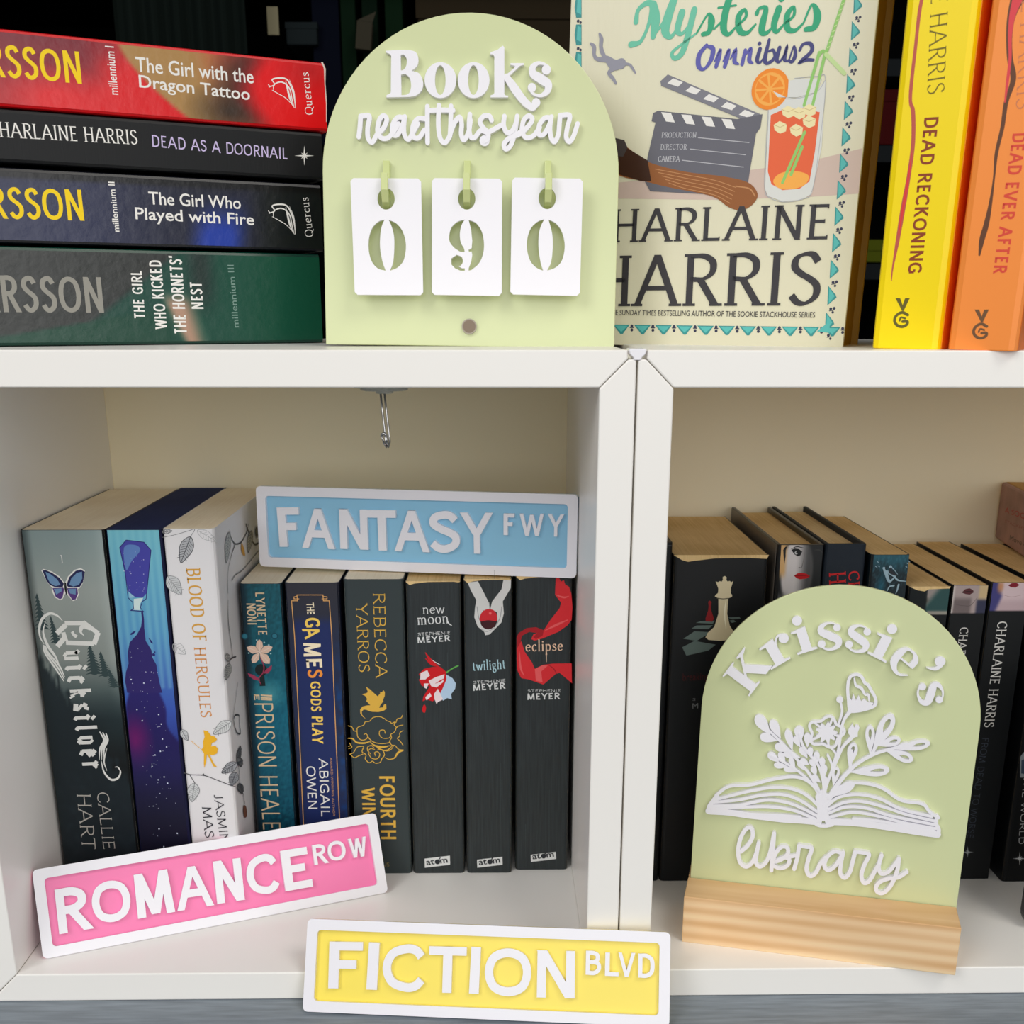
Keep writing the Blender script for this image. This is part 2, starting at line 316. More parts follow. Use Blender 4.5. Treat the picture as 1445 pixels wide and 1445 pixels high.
def sktext(st, font, thin, thick, serif, aspect, nib=18):
    GG = GB if font == 'black' else G
    # find horizontal stretch so that the finished text fits width/height = aspect
    tot = sum(GG[c][0] for c in st); n_ = len(st); tr = (thick*0.75+2) if n_ > 1 else 0; W_ = aspect*100
    tr = min(tr, 0.35*W_/n_); sx = (W_-n_*tr)/tot
    out = []; x = 0.0
    def width(dx, dy):
        if abs(thin-thick) < 1e-6: return thick
        a = math.atan2(dy, dx); return thin+(thick-thin)*abs(math.sin(a-math.radians(nib)))
    hw = width(1, 0)/2
    def Y(y, top=100.0): return hw+y*(top-2*hw)/top if 0 <= y <= top else y
    for c in st:
        adv, strokes = GG[c]
        for kind, co, fl in strokes:
            if kind == 'd':
                cx, cy, r = x+co[0]*sx, co[1], max(co[2], thick*0.62); L = []; R = []
                for k in range(9):
                    t = math.pi*k/8; L.append((cx+r*math.cos(t), cy+r*math.sin(t))); R.append((cx+r*math.cos(t), cy-r*math.sin(t)))
                out.append((L, R)); continue
            pts = [(x+co[i]*sx, co[i+1]) for i in range(0, len(co), 2)]
            low = c.islower() and font != 'black'
            if kind == 'l':
                (xa, ya), (xb, yb) = pts; steep = abs(yb-ya) > 0.3*math.hypot(xb-xa, yb-ya)
                if not steep: ya, yb = Y(ya, 66) if low and ya <= 66 else Y(ya), Y(yb, 66) if low and yb <= 66 else Y(yb)
                d = math.hypot(xb-xa, yb-ya) or 1; dx, dy = (xb-xa)/d, (yb-ya)/d; w = width(dx, dy)
                if steep and font != 'black':      # ends cut level with base line and cap line
                    hx = w/2/abs(dy); L = [(xa-hx, ya), (xb-hx, yb)]; R = [(xa+hx, ya), (xb+hx, yb)]
                else: L, R = ribbon([(xa, ya), (xb, yb)], [w, w])
                out.append((L, R))
                if serif:
                    for f, px_, py_, yy in ((fl[0], xa, ya, ya), (fl[1], xb, yb, yb)):
                        t = max(thin*0.8, 4)
                        if f == 's' and steep:
                            y0 = py_ if py_ <= 1 else py_-t; hx = w/2+serif
                            out.append(([(px_-hx, y0), (px_+hx, y0)], [(px_-hx, y0+t), (px_+hx, y0+t)]))
                        elif f == 't':
                            up = py_ < 20; h = serif*1.3
                            y0, y1 = (py_-hw, py_+h) if up else (py_-h, py_+hw)
                            if 30 < py_ < 70: y0, y1 = py_-h*0.7, py_+h*0.7
                            out.append(([(px_-t, y0), (px_-t*0.6, y1)], [(px_, y0), (px_, y1)]))
            else:
                top = 66.0 if low and max(p[1] for p in pts) <= 66 else 100.0
                pts = [(a, Y(b, top)) for a, b in pts]; cl = kind == 'o'
                cp = catmull(pts, cl, 5); n = len(cp)
                ws = []
                for i in range(n):
                    a = cp[(i-1) % n] if cl else cp[max(i-1, 0)]; b = cp[(i+1) % n] if cl else cp[min(i+1, n-1)]; ws.append(width(b[0]-a[0], b[1]-a[1]))
                L, R = ribbon(cp, ws, cl)
                if cl: L = L+[L[0]]; R = R+[R[0]]
                out.append((L, R))
        x += adv*sx+tr
    xs = [p[0] for L, R in out for p in L+R]; x0, x1 = min(xs), max(xs)
    return [([((p[0]-x0)/(x1-x0), p[1]/100) for p in L], [((p[0]-x0)/(x1-x0), p[1]/100) for p in R]) for L, R in out]
# ------------------------------------------------------------------ shared materials
WHITE = mat('white_lacquer', (247, 245, 241), 0.34, 0.4, bump=0.03, bscale=60)
PANEL = mat('warm_tinted_panel', (246, 236, 206), 0.5, 0.3)  # cream tint puts the warm light inside the cubes into the colour
ACRY = mat('white_acrylic', (240, 239, 246), 0.22, 0.45)
GREEN = mat('sage_green_acrylic', (208, 216, 168), 0.25, 0.45)
HOOKG = mat('sage_green_hook_acrylic', (206, 216, 150), 0.2, 0.45)
BLACKC = mat('black_cover', (44, 50, 52), 0.42, 0.35, bump=0.12, bscale=90, stretch=(14, 14, 0.6), var=0.25, vscale=60)
DARKC = mat('deep_black_cover', (17, 19, 22), 0.45, 0.3, bump=0.08, bscale=90, stretch=(14, 14, 0.6))
PAGE = paper('cream_pages', (252, 240, 216), (240, 224, 196))
PAGEY = paper('yellowed_pages', (238, 208, 154), (212, 178, 122))
STEEL = mat('steel', (190, 190, 190), 0.2, 0.5, metal=1.0)
F0 = -33.28; T0 = 1.72; DEEP = 24.9

# ------------------------------------------------------------------ room behind and the desk
def struct(name, mb, m, **kw):
    o = build(name, mb, m, **kw); o['kind'] = 'structure'; return o
mb = MB(); mb.box((-260, 104, -110), (300, 108, 190)); struct('wall_back', mb, mat('shade_dark_wall', (5, 6, 6), 0.9, 0.02))  # shade behind the shelves is put into the wall's near-black colour
mb = MB(); mb.box((-260, -240, -114), (300, 108, -110)); struct('floor', mb, mat('dark_floor', (60, 56, 52), 0.6, 0.3, var=0.2))
desk = Thing('desk', 'dark grey painted wooden desktop under the white cube shelves', 'desk', (0, 0, -35))
mb = MB(); mb.box((-75, -22, -2.6), (105, 33, 0)); desk.add('desktop', mb, mat('grey_painted_wood', (124, 133, 142), 0.4, 0.4, bump=0.25, bscale=60, stretch=(1.2, 14, 14), var=0.22, vscale=26), bevel=0.15)
mb = MB(); mb.box((-72, -19, -10), (102, 30, -2.6)); desk.add('apron', mb, mat('grey_painted_apron', (70, 76, 82), 0.5, 0.3))
for x, y in ((-71, -18), (97, -18), (-71, 25), (97, 25)):
    mb = MB(); mb.box((x, y, -75), (x+5, y+5, -2.6)); desk.add('leg', mb, MATS['grey_painted_apron'], bevel=0.1)

# bookcase and contents well behind the shelves; deep shade is put into their colours
bc = Thing('dark_bookcase', 'bookcase coloured near black for the deep shade behind the white shelves', 'bookcase', (0, 0, -110))
DK = mat('shade_dark_wood', (5, 6, 6), 0.8, 0.03); DK2 = mat('shelf_edge_grey', (22, 25, 27), 0.8, 0.05)
for nm, a, b, m in (('back_panel', (-62, 99, 0), (92, 101, 178), DK), ('side_panel', (-64, 76, 0), (-62, 101, 178), DK), ('side_panel', (92, 76, 0), (94, 101, 178), DK),
                    ('upright', (13, 76.5, 0), (15, 99, 178), DK)):
    mb = MB(); mb.box(a, b, m); bc.add(nm, mb)
for z in (0, 38, 76, 110.2, 126.6, 144):
    mb = MB(); mb.box((-62, 76.5, z), (13, 99, z+1.8), DK); bc.add('shelf', mb)
for z in (0, 38, 76, 115.2, 127.0, 135.2, 150):
    mb = MB(); mb.box((15, 76.5, z), (92, 99, z+1.6), DK2 if z > 100 else DK); bc.add('shelf', mb)
def binder(x, z, w, h, rgb, label, group=None, name='ring_binder'):
    t = Thing(name, label, 'binder', (x, 79, z), group=group)
    mb = MB(); mb.prism([(0, 0), (w, 0), (w, 17), (w-0.3, 17), (w-0.3, 0.3), (0.3, 0.3), (0.3, 17), (0, 17)], 0, h, 2); t.add('cover', mb, mat('binder_%d_%d_%d' % rgb, tuple(int(v*0.55) for v in rgb), 0.8, 0.05), bevel=0.05)  # cover colour scaled down so it carries the shade at the back
    mb = MB(); mb.box((0.5, 0.6, 0.5), (w-0.5, 16, h-1)); t.add('sheets', mb, mat('binder_sheets', (60, 58, 52), 0.8, 0.1))
ZB = 17.0+1.8
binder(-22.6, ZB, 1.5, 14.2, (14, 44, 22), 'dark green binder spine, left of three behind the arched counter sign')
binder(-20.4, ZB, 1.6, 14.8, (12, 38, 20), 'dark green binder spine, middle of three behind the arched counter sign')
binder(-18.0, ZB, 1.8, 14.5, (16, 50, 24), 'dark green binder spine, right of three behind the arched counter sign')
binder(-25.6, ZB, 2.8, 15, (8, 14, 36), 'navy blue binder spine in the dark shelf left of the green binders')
t = Thing('archive_box', 'brown box in shade on the dark shelf just above the counter sign', 'box', (-14.6, 79, ZB))
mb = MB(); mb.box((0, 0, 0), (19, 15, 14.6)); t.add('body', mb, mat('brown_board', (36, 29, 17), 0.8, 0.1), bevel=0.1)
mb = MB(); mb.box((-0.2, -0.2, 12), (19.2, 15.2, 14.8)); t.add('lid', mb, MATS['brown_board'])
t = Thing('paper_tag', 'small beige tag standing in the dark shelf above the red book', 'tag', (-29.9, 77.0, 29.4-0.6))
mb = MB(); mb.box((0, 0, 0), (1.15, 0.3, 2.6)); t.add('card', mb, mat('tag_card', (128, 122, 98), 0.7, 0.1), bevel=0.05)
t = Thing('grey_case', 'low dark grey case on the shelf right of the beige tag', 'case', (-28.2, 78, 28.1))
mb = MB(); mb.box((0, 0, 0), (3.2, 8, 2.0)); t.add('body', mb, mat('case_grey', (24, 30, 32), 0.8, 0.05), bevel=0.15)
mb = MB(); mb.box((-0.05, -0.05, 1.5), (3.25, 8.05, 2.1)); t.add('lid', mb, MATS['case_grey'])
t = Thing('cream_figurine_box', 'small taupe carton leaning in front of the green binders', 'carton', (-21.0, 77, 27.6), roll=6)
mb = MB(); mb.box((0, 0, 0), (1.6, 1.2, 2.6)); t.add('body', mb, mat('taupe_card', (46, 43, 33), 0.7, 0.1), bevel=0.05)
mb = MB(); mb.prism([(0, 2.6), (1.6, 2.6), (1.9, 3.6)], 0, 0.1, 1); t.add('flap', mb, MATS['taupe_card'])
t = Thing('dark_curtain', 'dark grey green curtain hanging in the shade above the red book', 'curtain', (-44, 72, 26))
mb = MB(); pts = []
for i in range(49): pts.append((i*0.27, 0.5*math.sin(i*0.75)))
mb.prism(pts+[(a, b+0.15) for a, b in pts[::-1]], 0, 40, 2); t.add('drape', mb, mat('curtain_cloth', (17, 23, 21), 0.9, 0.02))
mb = MB(); mb.tube([(-3, 0, 40), (16, 0, 40)], 0.6); t.add('rail', mb, DK)
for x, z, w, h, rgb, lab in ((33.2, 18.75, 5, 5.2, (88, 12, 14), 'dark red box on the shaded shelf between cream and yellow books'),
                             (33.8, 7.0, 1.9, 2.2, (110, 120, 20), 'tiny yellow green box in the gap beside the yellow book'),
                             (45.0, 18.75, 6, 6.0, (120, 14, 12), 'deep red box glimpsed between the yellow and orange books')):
    t = Thing('storage_box', lab, 'box', (x, 77.2, z)); mb = MB(); mb.box((0, 0, 0), (w, 8, h)); t.add('body', mb, mat('box_%d_%d_%d' % rgb, tuple(int(v*0.6) for v in rgb), 0.8, 0.05), bevel=0.1)  # box colour scaled down to hold the shade of the bookcase
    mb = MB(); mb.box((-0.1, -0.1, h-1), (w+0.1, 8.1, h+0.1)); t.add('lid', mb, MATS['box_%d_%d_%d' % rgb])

# ------------------------------------------------------------------ the two white cube shelves
def cube(name, label, xa, xb, jl, jr):
    t = Thing(name, label, 'shelf', ((xa+xb)/2, 0, -35)); ox = (xa+xb)/2
    def P(l): return [(x-ox, z+35) for x, z in l]
    g = 0.03; c = 0.40
    tl = [(xa+c+0.05, 0), (xa+c, -c)] if jl else [(xa, 0), (xa+g, 0)]
    def pan(nm, poly, y0=0, y1=DEEP, m=WHITE):
        mb = MB(); mb.prism(P(poly), y0, y1, 1); t.add(nm, mb, m, bevel=0.07, bang=20)
    left = [(xa+c, -c)] if jl else [(xa+g, -g)]
    right = [(xb-c, -c)] if jr else [(xb-g, -g)]
    pan('top_panel', ([(xa+c+0.03, 0)] if jl else [])+left+[(xa+T0, -T0), (xb-T0, -T0)]+right+([(xb-c-0.03, 0)] if jr else []))
    pan('bottom_panel', [(xa+g, -35+g/2), (xb-g, -35+g/2), (xb-T0, F0), (xa+T0, F0)])
    e = 0.035
    pan('side_panel', [(xa, -35+g*2), (xa+T0-e*0, F0-e*0+e), (xa+T0, -T0-e*1.4)]+([(xa+c-e, -c-e*0.7), (xa+0.12, -c-0.02), (xa, -c-0.1)] if jl else [(xa, -e*2)]))
    pan('side_panel', [(xb, -35+g*2), (xb-T0, F0+e), (xb-T0, -T0-e*1.4)]+([(xb-c+e, -c-e*0.7), (xb-0.12, -c-0.02), (xb, -c-0.1)] if jr else [(xb, -e*2)]))
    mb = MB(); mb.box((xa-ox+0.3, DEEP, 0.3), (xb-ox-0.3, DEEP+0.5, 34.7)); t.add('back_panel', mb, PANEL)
    return t
cube('cube_shelf', 'white square cube shelf on the left, holding the fantasy novels', -35.05, -0.05, False, True)
cube('cube_shelf', 'white cube shelf on the right, behind the arched library sign', 0.05, 70.05, True, False)
t = Thing('joining_clip', 'small white plastic clip joining the two cube shelves at the top seam', 'clip', (0, 0, 0))
mb = MB(); mb.prism([(-0.17, -0.46), (-0.2, -0.34), (-0.36, -0.2), (-0.42, -0.02), (-0.38, 0.06), (0.38, 0.06), (0.42, -0.02), (0.36, -0.2), (0.2, -0.34), (0.17, -0.46)], -0.04, 1.3, 1); t.add('clip_body', mb, ACRY, bevel=0.04)

t = Thing('adhesive_hook', 'clear round adhesive hook with steel wires under the left shelf top', 'hook', (-12.3, 3.6, -T0))
CLEAR = mat('clear_plastic', (225, 228, 215), 0.12, 0.5, trans=0.55)
mb = MB(); mb.disk((0, 0, -0.2), 1.55, 0.2, 40); mb.disk((0, 0, -0.34), 1.2, 0.14, 40); mb.disk((0, 0, -0.5), 0.45, 0.16, 24); t.add('mounting_disc', mb, CLEAR, bevel=0.04)
for dx, bx in ((-0.1, -0.13), (0.1, 0.12)):
    mb = MB(); mb.tube([(dx-0.1, 0, -0.4), (dx-0.02, 0, -1.5), (dx+0.07, -0.02, -2.5), (dx+0.1, -0.08, -2.9), (bx*0.4+0.1, -0.32, -3.12), (bx*0.6+0.03, -0.55, -2.9), (bx*0.9-0.03, -0.62, -2.55)], 0.055, 8); t.add('wire', mb, STEEL, smooth=True)
mb = MB(); mb.tube([(-0.14, -0.62, -2.6), (-0.1, -0.64, -2.46), (-0.02, -0.65, -2.42), (0.06, -0.63, -2.47), (0.08, -0.62, -2.6)], 0.085, 8); t.add('wire_tip', mb, STEEL, smooth=True)

# ------------------------------------------------------------------ books
def book(name, label, loc, W, D, H, cover, pages, yaw=0, lean=0, roll=0, hard=False, r=0.25, group=None, edge=None, flip=False, side=None):
    t = Thing(name, label, 'book', loc, yaw, lean, roll, group); t.W, t.D, t.H = W, D, H
    c = 0.24 if hard else 0.045; k = r
    out = [(0, D), (0, k), (k*0.12, k*0.5), (k*0.5, k*0.12), (k, 0), (W-k, 0), (W-k*0.5, k*0.12), (W-k*0.12, k*0.5), (W, k), (W, D)]
    inn = [(W-c, D), (W-c, k+c*0.3), (W-k-c*0.3, c), (k+c*0.3, c), (c, k+c*0.3), (c, D)]
    mb = MB(); mb.prism(out+inn, 0, H, 2)
    t.add('cover', mb, cover, bevel=0.02 if not hard else 0.05, bang=50)
    dz = 0.35 if hard else 0.02; dy = 0.3 if hard else 0.04
    mb = MB(); mb.box((c+0.004, c+0.06, dz), (W-c-0.004, D-dy, H-dz)); t.add('pages', mb, pages)
    return t
def shelf(x0, x1, y, h, name, label, cover, pages, D=12.9, **kw):
    return book(name, label, (x0, y, F0+0.01), x1-x0, D, h, cover, pages, **kw)

def mixc(a, b, t): t = max(0, min(1, t)); return tuple(x+(y-x)*t for x, y in zip(a, b))
def sst(a, b, x): t = max(0, min(1, (x-a)/(b-a))); return t*t*(3-2*t)
def blob(u, v, cu, cv, ru, rv): return max(0, 1-math.hypot((u-cu)/ru, (v-cv)/rv))
def noise(u, v, s):
    from mathutils import noise as N
    return N.noise(Vector((u*s, v*s, s*0.37)))
def stops(v, L):
    for (a, ca), (b, cb) in zip(L, L[1:]):
        if v <= b: return mixc(ca, cb, (v-a)/(b-a))
    return L[-1][1]

# ---- stack on the top left
YW = math.degrees(math.atan2(8, 15.14)); SL = 19.8; RX, RY = -16.63, 13.0
def stackbook(z, H, name, label, cover, shift=0, depth=12.9):
    c, s_ = math.cos(math.radians(YW)), math.sin(math.radians(YW))
    t = Thing(name, label, 'book', (RX-c*(SL-shift), RY-s_*(SL-shift), z), YW, group=None); t.W, t.D, t.H = SL, depth, H
    k = 0.18; cc = 0.05
    out = [(depth, 0), (k, 0), (k*0.3, k*0.3), (0, k), (0, H-k), (k*0.3, H-k*0.3), (k, H), (depth, H)]; inn = [(depth, H-cc), (k+cc, H-cc), (cc, H-k), (cc, k), (k+cc, cc), (depth, cc)]
    mb = MB(); mb.prism(out+inn, 0, SL, 0); t.add('cover', mb, cover)
    mb = MB(); mb.box((0.03, cc+0.1, cc+0.005), (SL-0.03, depth-0.05, H-cc-0.005)); t.add('pages', mb, PAGE)
    return t
AG = art_mat('glossy_worn_print', 0.28, 0.5, bump=0.35, bscale=170)
# red
t = stackbook(11.1, 3.42, 'paperback_book', 'red paperback with yellow author lettering, topmost of the stack at upper left', mat('red_cover', (205, 12, 22), 0.3, 0.4), 0.85)
def red(u, v):
    c = (222, 10, 22)
    n = noise(u*5, v, 3)
    c = mixc(c, (120, 14, 36), sst(0.52, 0.36, u+0.10*(1-v)+0.04*n)*(0.55+0.45*v))
    c = mixc(c, (226, 16, 26), blob(u, v, 0.30, 0.1, 0.18, 0.55)*1.3)
    tan = sst(-0.01, 0.01, u-(0.455+0.16*(1-v)**1.4))*sst(0.92, 0.66, u+0.05*v)
    c = mixc(c, (172, 132, 76), tan)
    c = mixc(c, (34, 32, 22), 1.25*blob(u, v, 0.80, 0.62, 0.13, 0.75))
    c = mixc(c, (40, 30, 20), 0.9*blob(u, v, 0.73, 0.15, 0.13, 0.5))
    c = mixc(c, (232, 10, 18), sst(0.78, 0.88, u+0.06*math.sin(v*3)))
    c = mixc(c, (150, 8, 16), 0.5*blob(u, v, 0.96, 0.9, 0.12, 0.5))
    return c
f = Face(t); f.art('spine_picture', AG, red, (0, SL), (0.16, 3.26), 160, 24)
f.crop(0, 0, 2.89)
YE = ink(250, 214, 20); WH = ink(238, 236, 232)
f.text(YE, 'LARSSON', (-210, 296), (335, 342), (-206, 160), font='sans', thin=13, thick=13, serif=0); f.flush('author_lettering')
f.text(WH, 'millennium I', (482, 387), (463, 190), (447, 385), bold=0.012); f.text(WH, 'The Girl with the', (555, 290), (1035, 340), (553, 231), bold=0.011); f.text(WH, 'Dragon Tattoo', (568, 355), (1020, 408), (566, 305), bold=0.011); f.flush('title_lettering')
def swirl(f, dx, dy):
    P = lambda *p: [(a+dx, b+dy) for a, b in p]
    f.line(WH, P((1097, 355), (1120, 345), (1110, 325), (1140, 318), (1170, 325), (1190, 360), (1200, 400), (1204, 440)), [3, 4, 5, 6, 6, 7, 5, 2])
    f.line(WH, P((1115, 372), (1118, 345), (1150, 335), (1180, 360), (1192, 410), (1200, 440)), [2, 4, 5, 5, 4, 2])
    f.line(WH, P((1110, 368), (1140, 385), (1165, 400), (1195, 430)), [2, 3, 3, 2])
    f.line(WH, P((1165, 330), (1172, 360), (1182, 400), (1196, 436)), [2, 7, 8, 2]); f.line(WH, P((1180, 325), (1198, 370), (1204, 420)), [1, 3, 2])
    f.line(WH, P((1094, 345), (1102, 352), (1115, 348)), [3, 4, 3])
swirl(f, 0, 0); f.flush('swirl_emblem')
f.text(WH, 'Quercus', (1278, 468), (1258, 295), (1245, 468), font='serif', thin=5, thick=10, serif=5); f.flush('publisher_lettering')
mb = MB(); mb.prism([(0, 0.02), (3.2, 0.1), (3.44, 0.3), (3.44, -0.02), (2.6, -0.03), (1.6, -0.02), (0, -0.02)], SL, SL+0.03, 0); 
mb2 = MB(); mb2.tube([(SL-0.03, -0.01, 0.5), (SL+0.02, 0, 1.4), (SL-0.02, -0.02, 2.4), (SL+0.01, -0.01, 3.1), (SL-0.12, 0.05, 3.44)], [0.02, 0.035, 0.03, 0.06, 0.05], 6); t.add('worn_edge', mb2, mat('worn_paper', (215, 205, 195), 0.9, 0.1), 'pale frayed corner')
# black
t = stackbook(8.62, 2.42, 'paperback_book', 'thin black paperback with white and lilac lettering, second from top of the stack', DARKC, 0.5)
f = Face(t).crop(0, 0, 2.89)
f.text(WH, 'CHARLAINE HARRIS', (-45, 556), (562, 590), (-45, 494), font='serif', thin=5, thick=11, serif=6); f.flush('author_lettering')
f.text(ink(205, 190, 232), 'DEAD AS A DOORNAIL', (622, 598), (1172, 650), (620, 550), font='sans', thin=12, thick=12, serif=0); f.flush('title_lettering')
def star(f, m, c, r, rd=0.45):
    for k in range(8):
        a = k*math.pi/4; R_ = r if k % 2 == 0 else r*rd; f.poly(m, [(c[0]+R_*math.cos(a), c[1]+R_*math.sin(a)), (c[0]+r*0.1*math.cos(a+1.6), c[1]+r*0.1*math.sin(a+1.6)), (c[0]+r*0.1*math.cos(a-1.6), c[1]+r*0.1*math.sin(a-1.6))])
star(f, WH, (1241, 635), 40); f.flush('star_emblem')
# blue
t = stackbook(4.92, 3.5, 'paperback_book', 'navy blue paperback with yellow author lettering, third from top of the stack', mat('navy_cover', (14, 16, 24), 0.3, 0.4), 0.3)
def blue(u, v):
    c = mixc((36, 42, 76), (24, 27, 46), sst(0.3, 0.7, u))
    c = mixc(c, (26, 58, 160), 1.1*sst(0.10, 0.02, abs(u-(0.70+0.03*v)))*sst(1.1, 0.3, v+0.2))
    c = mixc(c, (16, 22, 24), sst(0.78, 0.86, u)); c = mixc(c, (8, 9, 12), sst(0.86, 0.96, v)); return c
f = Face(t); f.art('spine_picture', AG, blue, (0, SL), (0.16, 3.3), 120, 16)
f.crop(0, 0, 2.89)
f.text(YE, 'LARSSON', (-200, 886), (345, 900), (-200, 754), font='sans', thin=13, thick=13, serif=0); f.flush('author_lettering')
f.text(WH, 'millennium II', (487, 945), (466, 742), (462, 945), bold=0.012); f.text(WH, 'The Girl Who', (608, 832), (983, 852), (606, 781), bold=0.011); f.text(WH, 'Played with Fire', (553, 893), (1037, 918), (552, 845), bold=0.011); f.flush('title_lettering')
swirl(f, 0, 515); f.flush('swirl_emblem')
f.text(WH, 'Quercus', (1278, 965), (1257, 805), (1245, 965), font='serif', thin=5, thick=10, serif=5); f.flush('publisher_lettering')
# green
t = stackbook(0.01, 4.78, 'paperback_book', 'thick dark green paperback with grey author lettering, bottom of the stack', mat('green_cover', (10, 58, 46), 0.3, 0.4), 0.02)
def grn(u, v):
    c = mixc((8, 66, 54), (14, 82, 60), sst(0.5, 1, u))
    edge = 0.42+0.22*v
    c = mixc(c, (44, 47, 46), sst(0.02, -0.02, u-(0.30+0.30*v))*sst(-0.1, 0.1, v-0.02-0.25*(u-0.1)))
    c = mixc(c, (12, 66, 50), sst(0.02, -0.02, v-(0.02+0.75*(u-0.0))+0.06)*sst(0.62, 0.55, u))
    skin = sst(-0.015, 0.015, u-(0.555+0.10*(0.5-v)))*sst(0.02, -0.04, u-(0.63+0.05*(0.6-v)))*sst(0.62, 0.4, v)
    c = mixc(c, (176, 140, 118), skin)
    c = mixc(c, (30, 40, 38), 0.8*sst(0.60, 0.66, u)*sst(0.72, 0.66, u)*sst(0.2, 0.7, v)); return c
f = Face(t); f.art('spine_picture', AG, grn, (0, SL), (0.16, 4.6), 140, 30)
f.crop(0, 0, 2.89)
f.text(ink(148, 146, 138), 'LARSSON', (-165, 1272), (425, 1275), (-165, 1120), font='sans', thin=13, thick=13, serif=0); f.flush('author_lettering')
for s_, a, b, c in (('THE GIRL', (592, 1298), (577, 1105), (548, 1298)), ('WHO KICKED', (682, 1342), (656, 1062), (634, 1342)), ("THE HORNETS'", (762, 1360), (740, 1045), (712, 1360)), ('NEST', (830, 1260), (822, 1152), (782, 1260))):
    f.text(WH, s_, a, b, c, font='sans', thin=14, thick=14, serif=0)
f.text(ink(120, 150, 140), 'millennium III', (974, 1335), (952, 1080), (950, 1335), bold=0.01); f.flush('title_lettering')

# ---- green arched counter sign
def arch(w, h, n=40, o=0.0):
    r = w/2; return [(-r, o), (r, o)]+[(r*math.cos(math.pi*k/n), h-r+r*math.sin(math.pi*k/n)) for k in range(n+1)]
cs = Thing('counter_sign', 'sage green arched sign counting books read this year', 'sign', (-8.0, 6.5, 0.0), 0.1, 6.6, 0.7)
mb = MB(); mb.prism(arch(15.05, 15.95), 0, 0.32, 1); cs.add('arch_board', mb, GREEN, bevel=0.03)
mb = MB(); mb.prism([(-2.2, 0.1), (2.2, 0.1), (2.2, 4), (-2.2, 4)], 0.32, 0.62, 1); mb.box((-0.15, 0.3, 0.02), (0.15, 3.2, 3.6)); cs.add('rear_support', mb, GREEN)
f = Face(cs); f.h = 0.30; f.crop(480, 40, 4.014)
oe = lambda cx, cy, rx, ry, n=36: [(cx+rx*math.cos(2*math.pi*k/n), cy+ry*math.sin(2*math.pi*k/n)) for k in range(n)]
Bo = [(258,127), (300,124), (350,122)]+catmull([(395,123), (428,135), (443,172), (436,212), (405,240)], False, 5)[:-1]+catmull([(405,240), (448,256), (470,305), (462,350), (430,380), (395,388)], False, 5)+[(262,391), (262,378), (278,372), (287,362), (289,155), (282,145), (262,138)]
f.poly(ACRY, Bo, [(343,150)]+catmull([(358,147), (374,165), (378,192), (370,222), (356,236), (344,238)], False, 4), [(345,262)]+catmull([(368,258), (392,278), (402,320), (395,358), (378,375), (347,379)], False, 4))
f.flush('raised_letter')
for cx in (568, 756):
    f.poly(ACRY, oe(cx, 293, 90, 102), oe(cx-1, 293, 30, 84)); f.flush('raised_letter')
f.poly(ACRY, [(852,135), (890,122), (922,97), (930,110), (930,372), (938,380), (952,381), (952,391), (852,391), (852,379), (868,374), (873,366), (873,158), (866,148), (850,147)])
f.poly(ACRY, [(965,197), (1041,197), (1041,207), (1020,212), (990,240), (940,288), (928,290), (928,272), (985,226), (990,212), (965,207)])
f.line(ACRY, [(942,275), (985,335), (1020,385), (1055,425), (1090,448), (1115,432)], [36, 48, 46, 42, 36, 22]); f.disc(ACRY, (1110,420), 25); f.flush('raised_letter')
f.line(ACRY, [(1180,215), (1150,200), (1118,198), (1090,222), (1095,258), (1140,288), (1178,318), (1170,360), (1130,382), (1090,368), (1075,345)], [10, 16, 22, 36, 46, 52, 46, 34, 18, 14, 10]); f.disc(ACRY, (1168,234), 27); f.disc(ACRY, (1086,335), 25); f.flush('raised_letter')
W_ = 27
for pts in ([(116,497), (112,560), (105,615)], [(116,497), (165,497), (156,560), (158,620), (182,645), (210,600), (245,565), (264,515), (245,495), (222,520), (212,580), (232,620), (268,622), (300,590), (330,540)],
            [(360,505), (325,505), (298,545), (297,598), (325,602), (355,545), (366,502)], [(366,500), (360,560), (366,608), (388,628), (412,590), (440,540)],
            [(482,512), (440,512), (412,555), (414,612), (445,620), (478,575)], [(494,442), (494,550), (495,648)], [(494,466), (565,462), (640,464)],
            [(560,436), (556,540), (566,620), (592,648), (618,615), (630,570)], [(628,440), (626,540), (622,612)], [(622,600), (648,535), (676,503), (688,540), (686,600), (702,632), (728,585), (738,520)],
            [(735,487), (730,555), (738,612), (762,618), (795,580), (830,590)],
            [(858,520), (845,497), (812,498), (792,530), (812,565), (838,592), (835,628), (815,640)], [(838,590), (875,570), (912,548)],
            [(930,497), (926,550), (945,590), (975,580), (998,530), (1003,497)], [(1003,497), (992,575), (970,655), (940,684), (928,655), (960,620), (1010,602), (1050,572)],
            [(1015,590), (1055,565), (1088,518), (1070,495), (1040,520), (1030,580), (1052,618), (1095,608), (1130,560)],
            [(1192,505), (1158,508), (1128,548), (1126,600), (1155,598), (1185,545), (1197,500)], [(1197,500), (1188,565), (1196,620), (1215,642), (1236,600), (1242,540), (1246,495)],
            [(1246,492), (1300,494), (1287,560), (1280,615), (1298,642), (1322,610), (1345,540)]):
    sm = len(pts) > 3
    f.line(ACRY, pts, W_, smooth=sm)
f.disc(ACRY, (818, 636), 30); f.flush('script_lettering')
# magnet
f = Face(cs); f.crop(430, 0, 2.89); f.h = 0.16; f.disc(mat('magnet_rim', (150, 142, 128), 0.35, 0.5, metal=0.3), (671, 1331), 31, 32); f.h = 0.17; f.disc(mat('magnet_face', (112, 98, 84), 0.35, 0.5, metal=0.6), (671, 1331), 26, 32); f.flush('magnet')
